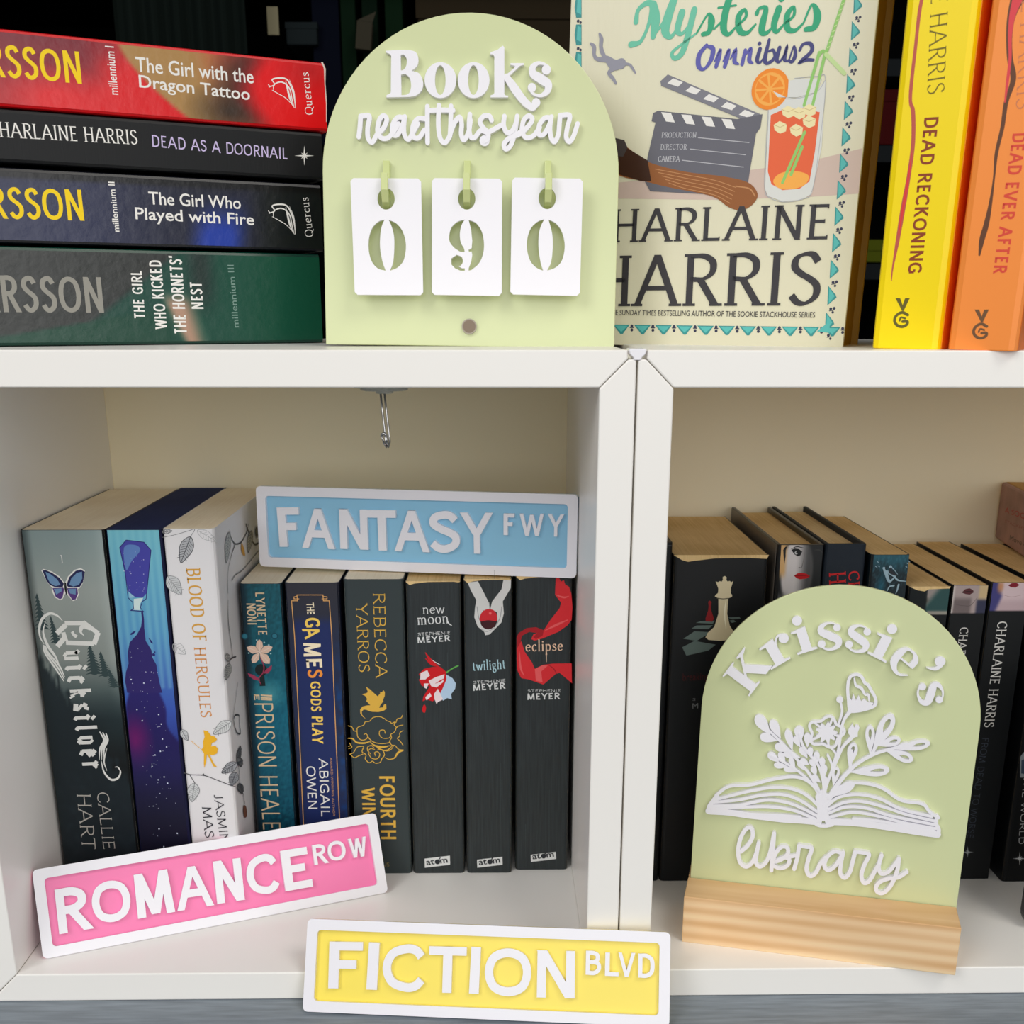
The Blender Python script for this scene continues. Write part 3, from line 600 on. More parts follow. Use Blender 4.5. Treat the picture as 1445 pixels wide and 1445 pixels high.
# hooks and number cards
def at(T, p, y):        # where the sight line through p meets the plane y of a thing
    g = Face(T, 1, y); g.crop(480, 210, 4.014); return g.ab(p)
HX = []
for tops, cardc, rot in (((265, 60), (265, 497), 1.1), ((720, 60), (717, 497), 0.35), ((1175, 60), (1169, 497), -0.5)):
    a, b = at(cs, (tops[0], 150), -0.05); a2, b2 = at(cs, tops, -0.6)
    HX.append(a)
    top = b2; bot = top-2.15
    mb = MB(); mb.prism([(0, top-0.45), (-1.55, top-1.9), (-1.75, top-2.15), (-1.95, top-2.1), (-2.02, top-1.75), (-2.02, top-0.95), (-1.8, top-0.9), (-1.75, top-1.62), (-1.6, top-1.72), (-0.62, top-0.35), (-0.55, top), (0, top+0.0)], a-0.17, a+0.17, 0)
    # profile is in the (y, z) plane: strut leaving the board, dipping through the hole and turning up in front
    mb = MB(); prof = [(0.0, top), (-0.45, top), (-0.5, top-1.1), (-0.55, top-1.75), (-1.75, top-1.75), (-1.85, top-1.45), (-1.85, top-0.55), (-2.2, top-0.5), (-2.25, top-1.6), (-1.95, top-2.2), (0.0, top-2.2)]
    prof = [(0.0, top), (-0.40, top), (-0.46, top-1.55), (-0.62, top-1.72), (-1.1, top-1.5), (-1.22, top-0.85), (-1.55, top-0.82), (-1.55, top-1.62), (-1.15, top-2.12), (-0.7, top-2.25), (0.0, top-2.25)]
    mb.prism(prof, a-0.17, a+0.17, 0); cs.add('hook', mb, HOOKG, bevel=0.03)
digits = [[[(252,400), (215,412), (180,450), (162,510), (162,580), (180,640), (215,678), (258,690), (240,640), (226,560), (228,480), (238,430)], [(275,402), (315,420), (350,460), (370,520), (371,580), (355,640), (320,675), (282,690), (300,640), (306,560), (304,490), (290,435)]],
          [[(706,400), (665,412), (630,445), (618,490), (622,530), (648,562), (680,582), (706,584), (700,560), (683,530), (678,480), (688,430)],
           [(728,402), (770,420), (803,470), (815,540), (808,600), (785,650), (745,685), (728,690), (728,675), (742,640), (748,600), (744,580), (730,584), (726,572), (745,562), (748,520), (742,460)],
           [(660,600), (688,612), (695,640), (682,662), (670,664), (690,676), (706,676), (706,690), (680,690), (650,676), (630,655), (630,620)]],
          [[(1157,398), (1118,412), (1080,450), (1060,510), (1060,580), (1080,640), (1115,675), (1150,690), (1135,640), (1124,560), (1126,480), (1140,430)], [(1180,400), (1220,420), (1252,460), (1270,520), (1270,580), (1252,640), (1215,675), (1172,690), (1195,640), (1204,560), (1202,490), (1190,435)]]]
rects = [[(75,165), (440,167), (458,185), (470,812), (455,828), (98,826), (82,810), (58,182)], [(535,165), (902,168), (917,185), (915,815), (900,832), (533,826), (519,810), (520,182)], [(990,162), (1358,168), (1375,186), (1358,815), (1340,832), (980,824), (964,808), (974,180)]]
holes = [(260, 283, 49, 61), (717, 283, 49, 61), (1173, 280, 49, 61)]
labs = ['white acrylic number card cut with a 0, left of the three cards', 'white acrylic number card cut with a 9, middle of the three cards', 'white acrylic number card cut with a 0, right of the three cards']
ycard = -0.98
for i in range(3):
    g = Face(cs, 1, ycard); g.crop(480, 210, 4.014)
    cx, cz = g.ab(((rects[i][0][0]+rects[i][4][0])/2, (rects[i][0][1]+rects[i][5][1])/2))
    loc = cs.M @ Vector((cx, ycard, cz)); t = Thing('number_card', labs[i], 'card', loc, 0.1, 6.6, 0.7, group='number cards hung on the counter sign')
    g = Face(t, 1, 0.0); g.crop(480, 210, 4.014); g.h = 0.02; g.base = 0
    def q(L): return [g.ab(p) for p in L]
    def two(L):
        n1 = {12: 8, 11: 7, 15: 8}.get(len(L), 0)
        if not n1: n1 = 7 if len(L) == 13 else 8
        return catmull(L[:n1], False, 4)[:-1]+catmull(L[n1-1:]+[L[0]], False, 4)[:-1]
    def sm9(j, d):
        if i != 1: return two(d)
        if j == 0: return catmull(d[:6], False, 4)[:-1]+catmull(d[5:8], False, 4)[:-1]+catmull(d[7:]+[d[0]], False, 4)[:-1]
        if j == 1: return catmull(d[:7], False, 4)[:-1]+catmull(d[6:8], False, 4)[:-1]+d[7:9]+[d[9]]+d[10:]
        return catmull(d[:5], False, 4)[:-1]+d[4:]
    loops = [q(rects[i]), q(oe(*holes[i], 28))]+[q(sm9(j, d)) for j, d in enumerate(digits[i])]
    tri = geometry.tessellate_polygon([[Vector((a, b, 0)) for a, b in L] for L in loops]); flat = [p for L in loops for p in L]; mb = MB()
    mb.add([(a, 0, b) for a, b in flat], [list(x) for x in tri]); mb.add([(a, 0.2, b) for a, b in flat], [list(x)[::-1] for x in tri])
    for L in loops:
        n = len(L); mb.add([(a, 0, b) for a, b in L]+[(a, 0.2, b) for a, b in L], [(k, (k+1) % n, (k+1) % n+n, k+n) for k in range(n)])
    t.add('card_plate', mb, ACRY)

# ---- cream omnibus
CREAM = mat('cream_cover', (226, 222, 194), 0.33, 0.45, bump=0.12, bscale=500, stretch=(1, 1, 0.15)); GOLDP = paper('gold_stained_pages', (176, 132, 30), (140, 98, 16))
OW = 15.9
OY = -25.0
_c, _s = math.cos(math.radians(OY)), math.sin(math.radians(OY))
t = Thing('hardback_book', 'large cream hardback omnibus with a cocktail and clapperboard on its cover', 'book', (11.34-_c*OW, 5.75-_s*OW, 0.01), OY, 1.5, 0.9)
def cov(y0, y1, nm):
    mb = MB(); mb.box((0, y0, 0), (OW, y1, 23.6)); return t.add(nm, mb, CREAM if nm == 'front_cover' else mat('gold_cover', (168, 128, 30), 0.4, 0.4), bevel=0.05)
cov(0, 0.28, 'front_cover'); cov(5.0, 5.28, 'back_cover')
mb = MB(); mb.box((0, 0.285, 0), (0.28, 4.995, 23.6)); t.add('spine', mb, CREAM)
mb = MB(); mb.box((0.3, 0.29, 0.3), (OW-0.35, 4.99, 23.3)); t.add('pages', mb, GOLDP)
f = Face(t); f.crop(800, 0, 2.891)
PINKB = ink(212, 190, 178); f.poly(PINKB, [(205,745), (700,700), (960,665), (1205,605), (1190,790), (960,805), (600,815), (205,810)]); f.flush('pink_band')
TEAL = ink(92, 190, 186); TEALD = ink(60, 150, 150); DB = ink(58, 60, 84)
for k in range(13):      # right border
    y = 20+k*108; x = 1188-k*9.6
    f.poly(TEALD, [(x-16, y-42), (x+14, y-6), (x+18, y+6), (x-20, y+38)]); f.poly(TEAL, [(x-12, y-34), (x+10, y), (x-14, y+30)])
    f.disc(DB, (x-6, y+52), 6); f.disc(DB, (x+8, y+50), 6); f.disc(DB, (x+2, y+66), 5); f.line(DB, [(x-12, y+60), (x+4, y+58)], 3); f.flush('border_motif')
for k in range(11):      # bottom border
    x = 222+k*86; y = 1334+k*1.0
    f.poly(TEALD, [(x-34, y-10), (x+34, y-9), (x+6, y+28), (x-4, y+28)]); f.poly(TEAL, [(x-26, y-6), (x+26, y-5), (x, y+20)])
    f.disc(DB, (x+43, y-4), 6); f.disc(DB, (x+43, y+12), 6); f.line(DB, [(x+36, y+2), (x+50, y+2)], 4); f.flush('border_motif')
f.poly(TEAL, [(1020, 1352), (1072, 1310), (1072, 1358)]); f.flush('border_motif')
for k in range(3):
    y = 30+k*112; x = 52; f.poly(TEALD, [(x-14, y-42), (x+8, y-42), (x+8, y+42), (x-14, y+42), (x-20, y)]); f.poly(TEAL, [(x-8, y-36), (x+6, y-30), (x+6, y+30), (x-12, y+20)]); f.disc(DB, (x-6, y+56), 6); f.disc(DB, (x+4, y+62), 5); f.flush('border_motif')
# Mysteries / Omnibus 2
MG = ink(112, 200, 170); MG2 = ink(50, 168, 124); MV = ink(96, 96, 176); MVd = ink(70, 72, 128)
def sc(m, pts, w): f.line(m, pts, w)
sc(MG, [(262,182), (300,170), (330,110), (350,30), (330,12), (292,40), (282,90)], [26, 16, 14, 26, 22, 16, 22])
sc(MG, [(352,20), (362,80), (352,150)], [34, 40, 22]); sc(MG, [(352,150), (400,80), (440,-10)], [8, 12, 14]); sc(MG, [(440,-10), (410,80), (402,130), (425,150), (455,110)], [30, 38, 34, 18, 8])
sc(MG, [(470,50), (452,120), (470,138), (500,100)], [28, 26, 14, 8]); sc(MG, [(520,40), (495,140), (470,215), (440,238), (430,215), (470,180), (530,135)], [26, 26, 24, 18, 14, 10, 8])
sc(MG2, [(530,135), (575,60), (590,85), (580,130), (555,140)], [8, 10, 30, 20, 18]); sc(MG2, [(600,120), (650,60), (665,-40)], [8, 10, 14]); sc(MG2, [(670,-30), (645,60), (640,120), (660,140), (690,110)], [28, 30, 28, 16, 8]); sc(MG2, [(618,32), (690,22)], 8)
sc(MG2, [(690,110), (730,70), (725,40), (700,70), (705,125), (735,135), (770,100)], [8, 12, 14, 24, 26, 16, 8]); sc(MG2, [(775,55), (785,35), (812,35), (800,90), (795,130), (815,135), (840,110)], [18, 12, 20, 28, 26, 16, 8])
sc(MG2, [(865,35), (845,100), (855,130), (885,100)], [28, 26, 16, 8]); f.disc(MG2, (876, -6), 14)
sc(MG2, [(885,100), (925,65), (925,30), (900,60), (900,115), (930,125), (965,95)], [8, 12, 14, 24, 26, 16, 8]); sc(MG2, [(965,95), (1000,20), (1022,60), (1010,110), (975,120)], [8, 12, 32, 26, 20])
f.flush('title_lettering')
sc(MV, [(570,185), (540,225), (538,270), (560,282), (588,245), (596,200), (572,188)], [14, 20, 20, 12, 18, 20, 12])
for x in (625, 660): sc(MV, [(x-22,250), (x,205), (x-4,232), (x-16,272)], [6, 12, 18, 16])
sc(MV, [(668,240), (688,205), (684,250), (700,262)], [6, 14, 18, 8]); sc(MV, [(715,262), (728,205)], [16, 14]); sc(MV, [(724,230), (750,200), (744,245), (758,258)], [6, 14, 18, 8])
sc(MVd, [(788,200), (776,245), (788,256), (800,240)], [16, 16, 10, 6]); f.disc(MVd, (786, 178), 8); sc(MVd, [(826,162), (808,240), (820,258), (848,235), (842,205), (824,210)], [12, 18, 14, 14, 12, 8])
sc(MVd, [(868,195), (856,240), (868,252), (892,215), (898,192), (888,240), (900,250)], [16, 18, 10, 8, 12, 16, 8]); sc(MVd, [(905,250), (926,190), (932,225), (918,252), (904,246)], [6, 8, 16, 14, 10])
sc(MVd, [(950,205), (965,180), (995,180), (998,210), (960,245), (948,258), (975,245), (1005,245)], [12, 12, 16, 16, 14, 10, 14, 12]); f.flush('title_lettering')
# falling figure
GR = ink(152, 152, 166); f.crop(800, 0, 7.225)
f.line(GR, [(335,345), (352,400), (348,470), (360,530), (385,580)], [24, 44, 40, 44, 40]); f.line(GR, [(245,445), (278,480), (280,560), (310,600), (400,610)], [24, 42, 36, 40, 50])
f.poly(GR, [(375,580), (420,570), (500,610), (545,600), (570,650), (540,705), (480,720), (440,700), (400,640)], smooth=True); f.disc(GR, (555, 650), 52); f.line(GR, [(590,650), (640,660), (665,690), (700,745)], [30, 24, 28, 16]); f.line(GR, [(470,700), (430,745), (470,800), (500,850)], [50, 36, 36, 24]); f.flush('falling_figure_picture')
# clapperboard
f.crop(800, 0, 2.891); CK = ink(104, 104, 114); CKl = ink(128, 128, 138)
f.poly(CKl, [(412,304), (790,466), (770,492), (740,500), (695,478), (385,350), (382,332)])
for k in range(5):
    x = 412+k*73; y = 320+k*32; f.poly(WH, [(x+22,y+0), (x+62,y+16), (x+42,y+34), (x-2,y+20)])
f.poly(CK, [(372,452), (695,486), (798,466), (790,520), (772,545), (735,770), (720,800), (340,780), (318,740), (330,640), (362,500), (346,495), (352,462)])
for k in range(4):
    x = 385+k*82; y = 458+k*9; f.poly(WH, [(x,y), (x+40,y+3), (x+56,y+42), (x+20,y+38)])
CT = ink(190, 190, 196)
f.text(CT, 'PRODUCTION', (386,562), (528,562), (388,540), font='serif', thin=8, thick=12, serif=8); f.text(CT, 'DIRECTOR', (382,610), (490,610), (383,588), font='serif', thin=8, thick=12, serif=8); f.text(CT, 'CAMERA', (372,660), (462,660), (374,637), font='serif', thin=8, thick=12, serif=8)
for a, b in (((535,562), (745,582)), ((502,608), (730,632)), ((470,654), (722,682))): f.line(CT, [a, b], 3, cap='b')
f.flush('clapperboard_picture')
# knife handle
WDN = ink(150, 92, 48); WDN2 = ink(62, 34, 20); WD3 = ink(196, 140, 92)
f.poly(WDN, [(190,585), (245,600), (330,660), (480,700), (640,720), (740,745), (778,790), (762,830), (715,858), (660,845), (590,800), (420,765), (320,740), (200,705)], smooth=True)
f.poly(WDN2, [(188,590), (240,600), (330,655), (345,740), (300,738), (190,705)]); f.poly(ink(70, 62, 62), [(185,560), (235,572), (248,602), (230,640), (185,632)])
for k in range(5): f.line(WD3, [(360+k*14, 690+k*14), (480, 712+k*14), (600, 735+k*15), (690-k*6, 765+k*16)], 2.5)
f.line(WD3, [(690,760), (745,770), (768,800)], 5); f.flush('knife_picture')
# cocktail glass
GL = ink(222, 224, 220); GLd = ink(186, 188, 190); OR = ink(246, 142, 36); OR2 = ink(252, 178, 80); JU = ink(236, 104, 62); IC = ink(244, 232, 180); ST = ink(150, 206, 112); ST2 = ink(200, 226, 160)
f.poly(GL, [(828,370), (850,392), (930,402), (1010,380), (1055,330), (1040,600), (1000,790), (960,815), (880,822), (820,800), (808,770)], smooth=False)
f.line(GLd, [(828,365), (812,620), (808,770), (830,808), (890,824), (960,812), (1000,780), (1030,600), (1056,330), (1020,312), (930,320)], 3); f.line(GLd, [(828,365), (860,398), (940,402), (1020,375), (1056,325)], 3)
f.disc(OR, (830,364), 80, 30); f.disc(OR2, (828,364), 64, 30)
for k in range(8):
    a = k*math.pi/4+0.3; f.poly(OR, [(828+10*math.cos(a), 364+10*math.sin(a)), (828+58*math.cos(a-0.3), 364+58*math.sin(a-0.3)), (828+58*math.cos(a+0.3), 364+58*math.sin(a+0.3))])
f.poly(GL, [(842,372), (900,400), (905,330), (960,320), (1040,322), (1020,375), (940,398), (860,396)])
f.poly(JU, [(832,470), (880,448), (960,442), (1032,458), (1012,620), (990,740), (950,770), (880,776), (835,752), (820,700)]); f.poly(OR2, [(842,740), (870,708), (930,698), (985,715), (975,750), (930,770), (870,770)], smooth=True)
for a, b in (((1000,440), (1055,215)), ((968,430), (1030,215)), ((880,745), (970,540)), ((915,712), (960,600))): f.line(ST, [a, b], 13)
f.line(ST, [(1030,225), (1045,208), (1058,222)], 12); f.line(ST2, [(1058,222), (1132,300)], 17); f.line(ST, [(1062,205), (1130,0)], 14)
for k in range(9): f.line(ST2, [(1063+k*7.2, 196-k*22), (1074+k*7.2, 190-k*22)], 4)
for x, y in ((905,455), (950,460), (992,448), (872,518), (938,530), (990,495)):
    f.poly(IC, [(x-28,y-8), (x-4,y-24), (x+26,y-10), (x+22,y+18), (x-2,y+28), (x-24,y+14)]); f.line(ink(206, 180, 120), [(x-28,y-8), (x-2,y+2), (x+24,y-10)], 2, smooth=False)
f.flush('cocktail_picture')
BK = ink(60, 58, 62)
f.text(BK, 'CHARLAINE', (72,990), (1062,976), (72,858), font='serif', thin=6, thick=15, serif=6); f.text(BK, 'HARRIS', (105,1250), (1030,1246), (103,1046), font='serif', thin=6, thick=14, serif=6); f.flush('author_lettering')
f.text(BK, 'THE NUMBER ONE SUNDAY TIMES BESTSELLING AUTHOR OF THE SOOKIE STACKHOUSE SERIES', (30,1283), (1012,1296), (30,1262)); f.flush('small_lettering')
# ---- yellow and orange hardbacks at the top right
def jacket(name, label, loc, yaw, lean, roll, W, D, H, spine, sidec, pages):
    t = Thing(name, label, 'book', loc, yaw, lean, roll); c = 0.2; k = 0.35
    mb = MB()
    prof = [(0, D), (0, k), (k*0.3, k*0.3), (k, 0), (W-k, 0), (W-k*0.3, k*0.3), (W, k), (W, D)]
    inn = [(W-c, D), (W-c, k+0.1), (c, k+0.1), (c, D)]
    mb.prism(prof+inn, 0, H, 2); o = t.add('cover', mb, spine, bevel=0.05, bang=50)
    mb = MB(); mb.box((W+0.006, k+0.02, 0.03), (W+0.03, D, H-0.03)); t.add('cover_flap_side', mb, sidec, 'side board of a deeper colour')
    mb = MB(); mb.box((c+0.01, k+0.12, 0.3), (W-c-0.01, D-0.3, H-0.3)); t.add('pages', mb, pages); return t
YEL = mat('yellow_cover', (255, 226, 0), 0.38, 0.35); YORG = mat('bounce_lit_orange_side', (255, 168, 24), 0.4, 0.35)  # orange side painted brighter to stand in for bounced light
ORA = mat('orange_cover', (255, 150, 66), 0.38, 0.35); OSD = mat('brown_orange_side', (214, 112, 34), 0.4, 0.35)
t = jacket('hardback_book', 'bright yellow hardback with a red streak down the spine, standing upright', (11.95, 3.0, 0.01), -31, 0, 0.5, 3.25, 14.5, 23.5, YEL, YORG, PAGE)
f = Face(t).crop(1150, 0, 2.779)
f.line(ink(196, 92, 78), [(420,-10), (408,60), (395,180), (378,330), (375,400), (385,440), (385,560), (368,690), (345,820), (325,940), (305,1050), (300,1100)], [14, 14, 13, 14, 13, 16, 16, 16, 20, 16, 7, 4])
f.line(ink(226, 60, 62), [(380,600), (366,700), (345,820), (328,920)], [2, 8, 10, 4]); f.flush('red_streak_print')
BR_ = ink(146, 66, 34); f.text(BR_, 'DEAD RECKONING', (430,462), (364,1072), (485,464), font='sans', thin=17, thick=17, serif=0); f.flush('title_lettering')
f.text(ink(120, 106, 30), 'CHARLAINE HARRIS', (475,-510), (440,372), (545,-508), font='serif', thin=4, thick=9, serif=5); f.flush('author_lettering')
def vg(f, m, cx, cy, k):
    q = lambda L: [(cx+a*k, cy+b*k) for a, b in L]
    f.poly(m, q([(-26,-58), (-8,-58), (2,-30), (12,-58), (30,-58), (6,-8), (0,-8)])); f.line(m, q([(22,8), (0,-2), (-22,10), (-30,30), (-20,48), (0,54), (18,46), (20,34), (2,34)]), 11*k); f.line(m, q([(12,22), (-4,18), (-10,30)]), 7*k)
vg(f, ink(104, 96, 40), 342, 1227, 1.0); f.flush('publisher_emblem')
t = jacket('hardback_book', 'orange hardback with a dark red drip down the spine, far right of the top', (15.0, 1.0, 0.01), -31, 0, 0.9, 3.1, 14.5, 23.5, ORA, OSD, PAGE)
f = Face(t).crop(1150, 0, 2.779)
f.line(ink(104, 66, 44), [(800,-20), (772,60), (762,140), (765,230), (778,310), (750,400), (735,500), (712,600), (702,700), (688,800), (672,880), (655,940), (645,1000)], [60, 34, 24, 22, 22, 18, 16, 14, 8, 14, 22, 22, 8])
f.line(ink(228, 70, 78), [(800,-20), (775,60), (765,140), (765,230), (755,320), (745,400)], [46, 26, 16, 12, 12, 6]); f.flush('red_drip_print')
f.text(ink(226, 76, 58), 'DEAD EVER AFTER', (776,524), (698,1074), (830,526), font='sans', thin=17, thick=17, serif=0); f.flush('title_lettering')
f.text(ink(214, 130, 90), 'CHARLAINE HARRIS', (838,-520), (788,430), (905,-520), font='serif', thin=4, thick=9, serif=5); f.flush('author_lettering')
vg(f, ink(116, 84, 56), 652, 1272, 1.0); f.flush('publisher_emblem')

# ------------------------------------------------------------------ left cube: three tall paperbacks
AM = art_mat('matt_print', 0.45, 0.3)
AL = art_mat('lined_print', 0.45, 0.3, bump=0.1, bscale=90, stretch=(14, 14, 0.6))
t = shelf(-33.2, -28.5, 7.75, 23.4, 'paperback_book', 'tall grey green to black paperback with blue butterfly, far left of the row', mat('forest_cover', (14, 18, 20), 0.45, 0.3), PAGE, D=15.6)
def q1(u, v):
    c = stops(v, [(0, (6, 8, 9)), (0.42, (10, 15, 17)), (0.52, (26, 38, 42)), (0.60, (84, 98, 98)), (0.68, (138, 146, 142)), (0.85, (158, 166, 162)), (1, (140, 158, 158))])
    tl = 0.70-0.34*u+0.05*noise(u*4, v*8, 5)+0.012*math.sin(u*60)
    c = mixc(c, (24, 36, 42), sst(0.01, -0.03, v-tl)*0.9)
    c = mixc(c, (40, 62, 66), 0.35*blob(u, v, 0.95, 0.5, 0.5, 0.12)); c = mixc(c, (190, 200, 198), 0.25*sst(0.86, 1, u)*sst(0.5, 0.7, v))
    c = mixc(c, (36, 52, 58), 0.5*max(0, noise(u*3, v*14, 4))*sst(0.5, 0.3, v)); c = mixc(c, (20, 30, 32), sst(0.12, 0, u)*0.5); return c
f = Face(t); f.art('spine_picture', AM, q1, (0.15, t.W-0.15), (0.02, t.H-0.02), 36, 150)
f.crop(20, 740, 6.567)
f.line(WH, [(438,285), (446,350)], 7, cap='b'); f.line(WH, [(424,288), (440,286)], 5, cap='b'); f.line(WH, [(438,356), (454,354)], 4, cap='b'); f.flush('volume_number')
TR = ink(52, 70, 72)
for bx, by, h, w in ((210, 655, 320, 75), (340, 860, 240, 60), (700, 1130, 260, 95), (800, 1190, 220, 80), (880, 1350, 160, 70)):
    for k in range(9):
        y = by+h*k/9; ww = w*(0.25+0.85*k/9)
        f.poly(TR, [(bx+k*6-ww*0.9, y+h*0.12), (bx+k*6-ww*0.5, y+h*0.03), (bx+k*6, y-h*0.06), (bx+k*6+ww*0.6, y+h*0.04), (bx+k*6+ww, y+h*0.11), (bx+k*6+ww*0.3, y+h*0.09), (bx+k*6, y+h*0.14), (bx+k*6-ww*0.4, y+h*0.09)])
f.flush('fir_tree_picture')
f.poly(WH, [(250,425), (275,412), (350,435), (420,480), (470,545), (500,480), (560,420), (615,403), (655,425), (645,520), (620,580), (590,600), (600,650), (575,700), (545,710), (500,660), (480,630), (450,690), (425,700), (380,680), (350,620), (350,585), (310,540)])
BB = ink(34, 36, 84); B1 = ink(112, 150, 190); B2_ = ink(90, 60, 130)
f.poly(BB, [(262,428), (290,422), (350,448), (420,495), (462,548), (450,580), (380,582), (330,560), (300,520)]); f.poly(BB, [(486,560), (510,490), (570,430), (620,418), (655,440), (640,530), (610,578), (560,584), (500,580)])
f.poly(B2_, [(355,590), (455,585), (465,600), (448,680), (425,694), (385,672)]); f.poly(B2_, [(490,590), (585,588), (592,640), (570,695), (540,700), (500,640)])
f.poly(B1, [(290,440), (340,462), (400,510), (430,560), (380,572), (335,545), (310,500)]); f.poly(B1, [(510,560), (530,500), (580,450), (628,438), (632,500), (600,560), (550,575)]); f.poly(B1, [(368,598), (440,592), (440,620), (390,650)]); f.poly(B1, [(500,598), (572,596), (570,650), (520,640)])
f.line(ink(12, 14, 24), [(474,545), (478,600), (488,655)], [16, 20, 8]); f.flush('butterfly_picture')
# black-letter title, reading down the spine
BLT = ink(232, 232, 228)
f.text(BLT, 'uicksilver', (452,1160), (640,2270), (650,1150), font='black', thin=9, thick=26, serif=0, nib=118)
for a, b, w in (((400,1130), (470,1050), 44), ((395,1010), (480,930), 44), ((470,915), (650,915), 40), ((640,905), (780,1010), 42), ((780,1000), (740,1110), 44), ((480,1095), (740,1105), 42), ((455,1000), (480,1080), 40)): f.line(BLT, [a, b], w, cap='b')
f.line(BLT, [(700,975), (640,945), (615,990), (650,1035)], [12, 40, 26, 4]); f.poly(BLT, [(525,1000), (550,985), (560,1010), (590,1030), (570,1055), (545,1035)])
f.line(BLT, [(450,895), (400,845), (330,825), (265,870), (235,950), (240,1040), (275,1105)], [4, 18, 24, 26, 22, 14, 6]); f.line(BLT, [(290,900), (270,1000), (310,1120), (380,1220), (425,1320)], [3, 16, 26, 20, 4])
for d in (0, 34, 66): f.line(BLT, [(275+d*0.3,1120+d*0.2), (285+d*0.5,1190), (380+d*0.6,1330-d*0.3), (460+d*0.1,1450-d*0.6)], [10, 14, 16, 8])
f.crop(50, 940, 5.159)
for d in (0, 22, 44): f.line(BLT, [(470+d,480+d*0.2), (500+d*0.6,540), (470+d*0.7,600), (465+d*0.8,680)], [8, 14, 12, 4])
f.line(BLT, [(480,690), (500,770), (550,825), (600,815), (620,770), (600,735), (580,735)], [4, 12, 16, 14, 10, 8, 4]); f.line(BLT, [(520,600), (500,690), (520,760)], [4, 10, 3]); f.flush('title_lettering')
f.crop(0, 660, 2.4925); SI = ink(188, 184, 176)
f.text(SI, 'CALLIE', (340,1142), (364,1340), (382,1140), font='serif', thin=6, thick=9, serif=6); f.text(SI, 'HART', (270,1148), (290,1340), (318,1146), font='serif', thin=6, thick=9, serif=6); f.flush('author_lettering')

t = shelf(-28.46, -25.36, 7.75, 23.4, 'paperback_book', 'tall blue paperback with a spilling potion bottle, second from left of the row', mat('night_cover', (20, 22, 60), 0.45, 0.3), paper('navy_printed_pages', (38, 50, 96), (30, 42, 84)), D=16.4)
def q2(u, v):
    c = stops(v, [(0, (10, 14, 26)), (0.3, (22, 24, 56)), (0.42, (38, 46, 120)), (0.55, (56, 86, 176)), (0.75, (84, 150, 196)), (1, (112, 186, 204))])
    c = mixc(c, mixc(c, (140, 205, 214), 0.35), 0.5+0.5*math.sin(u*42)*1.0) if v > 0.6 else c
    w = 0.35+0.34*sst(0.56, 0.40, v)+0.05*math.sin(v*60)
    edge = 0.38
    ins = sst(0.03, -0.03, abs(u-edge-0.02)-w)*sst(0.615, 0.60, v)
    dark = stops(v, [(0, (9, 12, 22)), (0.25, (18, 18, 44)), (0.45, (30, 22, 84)), (0.7, (48, 40, 120))])
    c = mixc(c, dark, ins); c = mixc(c, (120, 14, 100), 1.0*blob(u, v, 0.12, 0.46, 0.42, 0.09)*ins)
    c = mixc(c, (34, 32, 90), 0.5*sst(0.5, 0.4, v)); c = mixc(c, dark, sst(0.42, 0.3, v)); return c
f = Face(t); f.art('spine_picture', AM, q2, (0.12, t.W-0.12), (0.02, t.H-0.02), 44, 150)
f.crop(140, 740, 6.567); PO = ink(66, 66, 160); PO2 = ink(40, 36, 110)
f.poly(PO, [(250,145), (415,165), (478,240), (438,640), (400,680), (335,675), (270,620), (190,215)]); f.poly(ink(92, 128, 190), [(230,215), (330,190), (380,240), (300,340), (250,420)], smooth=True)
f.line(PO2, [(250,145), (415,165), (480,240), (435,690), (400,715), (382,770), (405,805)], 7, smooth=False); f.line(PO2, [(250,145), (190,215), (240,440), (268,680), (310,720), (318,780), (292,797)], 7, smooth=False); f.line(PO2, [(292,797), (410,806)], 9)
f.poly(ink(206, 226, 226), [(320,690), (408,680), (380,735), (375,795), (322,792)]); f.poly(ink(150, 190, 216), [(275,630), (335,675), (280,680)])
f.poly(ink(46, 36, 104), [(388,805), (406,805), (416,880), (418,960), (432,1080), (485,1165), (492,1230), (530,1300), (540,1370), (560,1470), (585,1560), (260,1560), (240,1450), (248,1370), (272,1290), (264,1190), (282,1095), (350,1020), (388,950), (396,880)]); f.poly(PO2, [(285,1015), (320,990), (345,985), (318,1015), (295,1025)]); f.poly(PO2, [(455,1050), (480,1070), (502,1105), (480,1100)]); f.disc(PO2, (505,1207), 14); f.disc(PO2, (515,1183), 7); f.flush('potion_bottle_picture')
SP = ink(206, 214, 236)
rs = random.Random(5)
for k in range(26): f.disc(SP, (rs.uniform(225, 420), rs.uniform(250, 640)), rs.uniform(1.5, 5), 6)
for k in range(90):
    y = rs.uniform(1150, 3150); f.disc(SP, (270+(y-1150)*0.14+rs.uniform(-20, 250), y), rs.choice((2, 2, 3, 3, 4, 7)), 6)
f.flush('star_speckles')

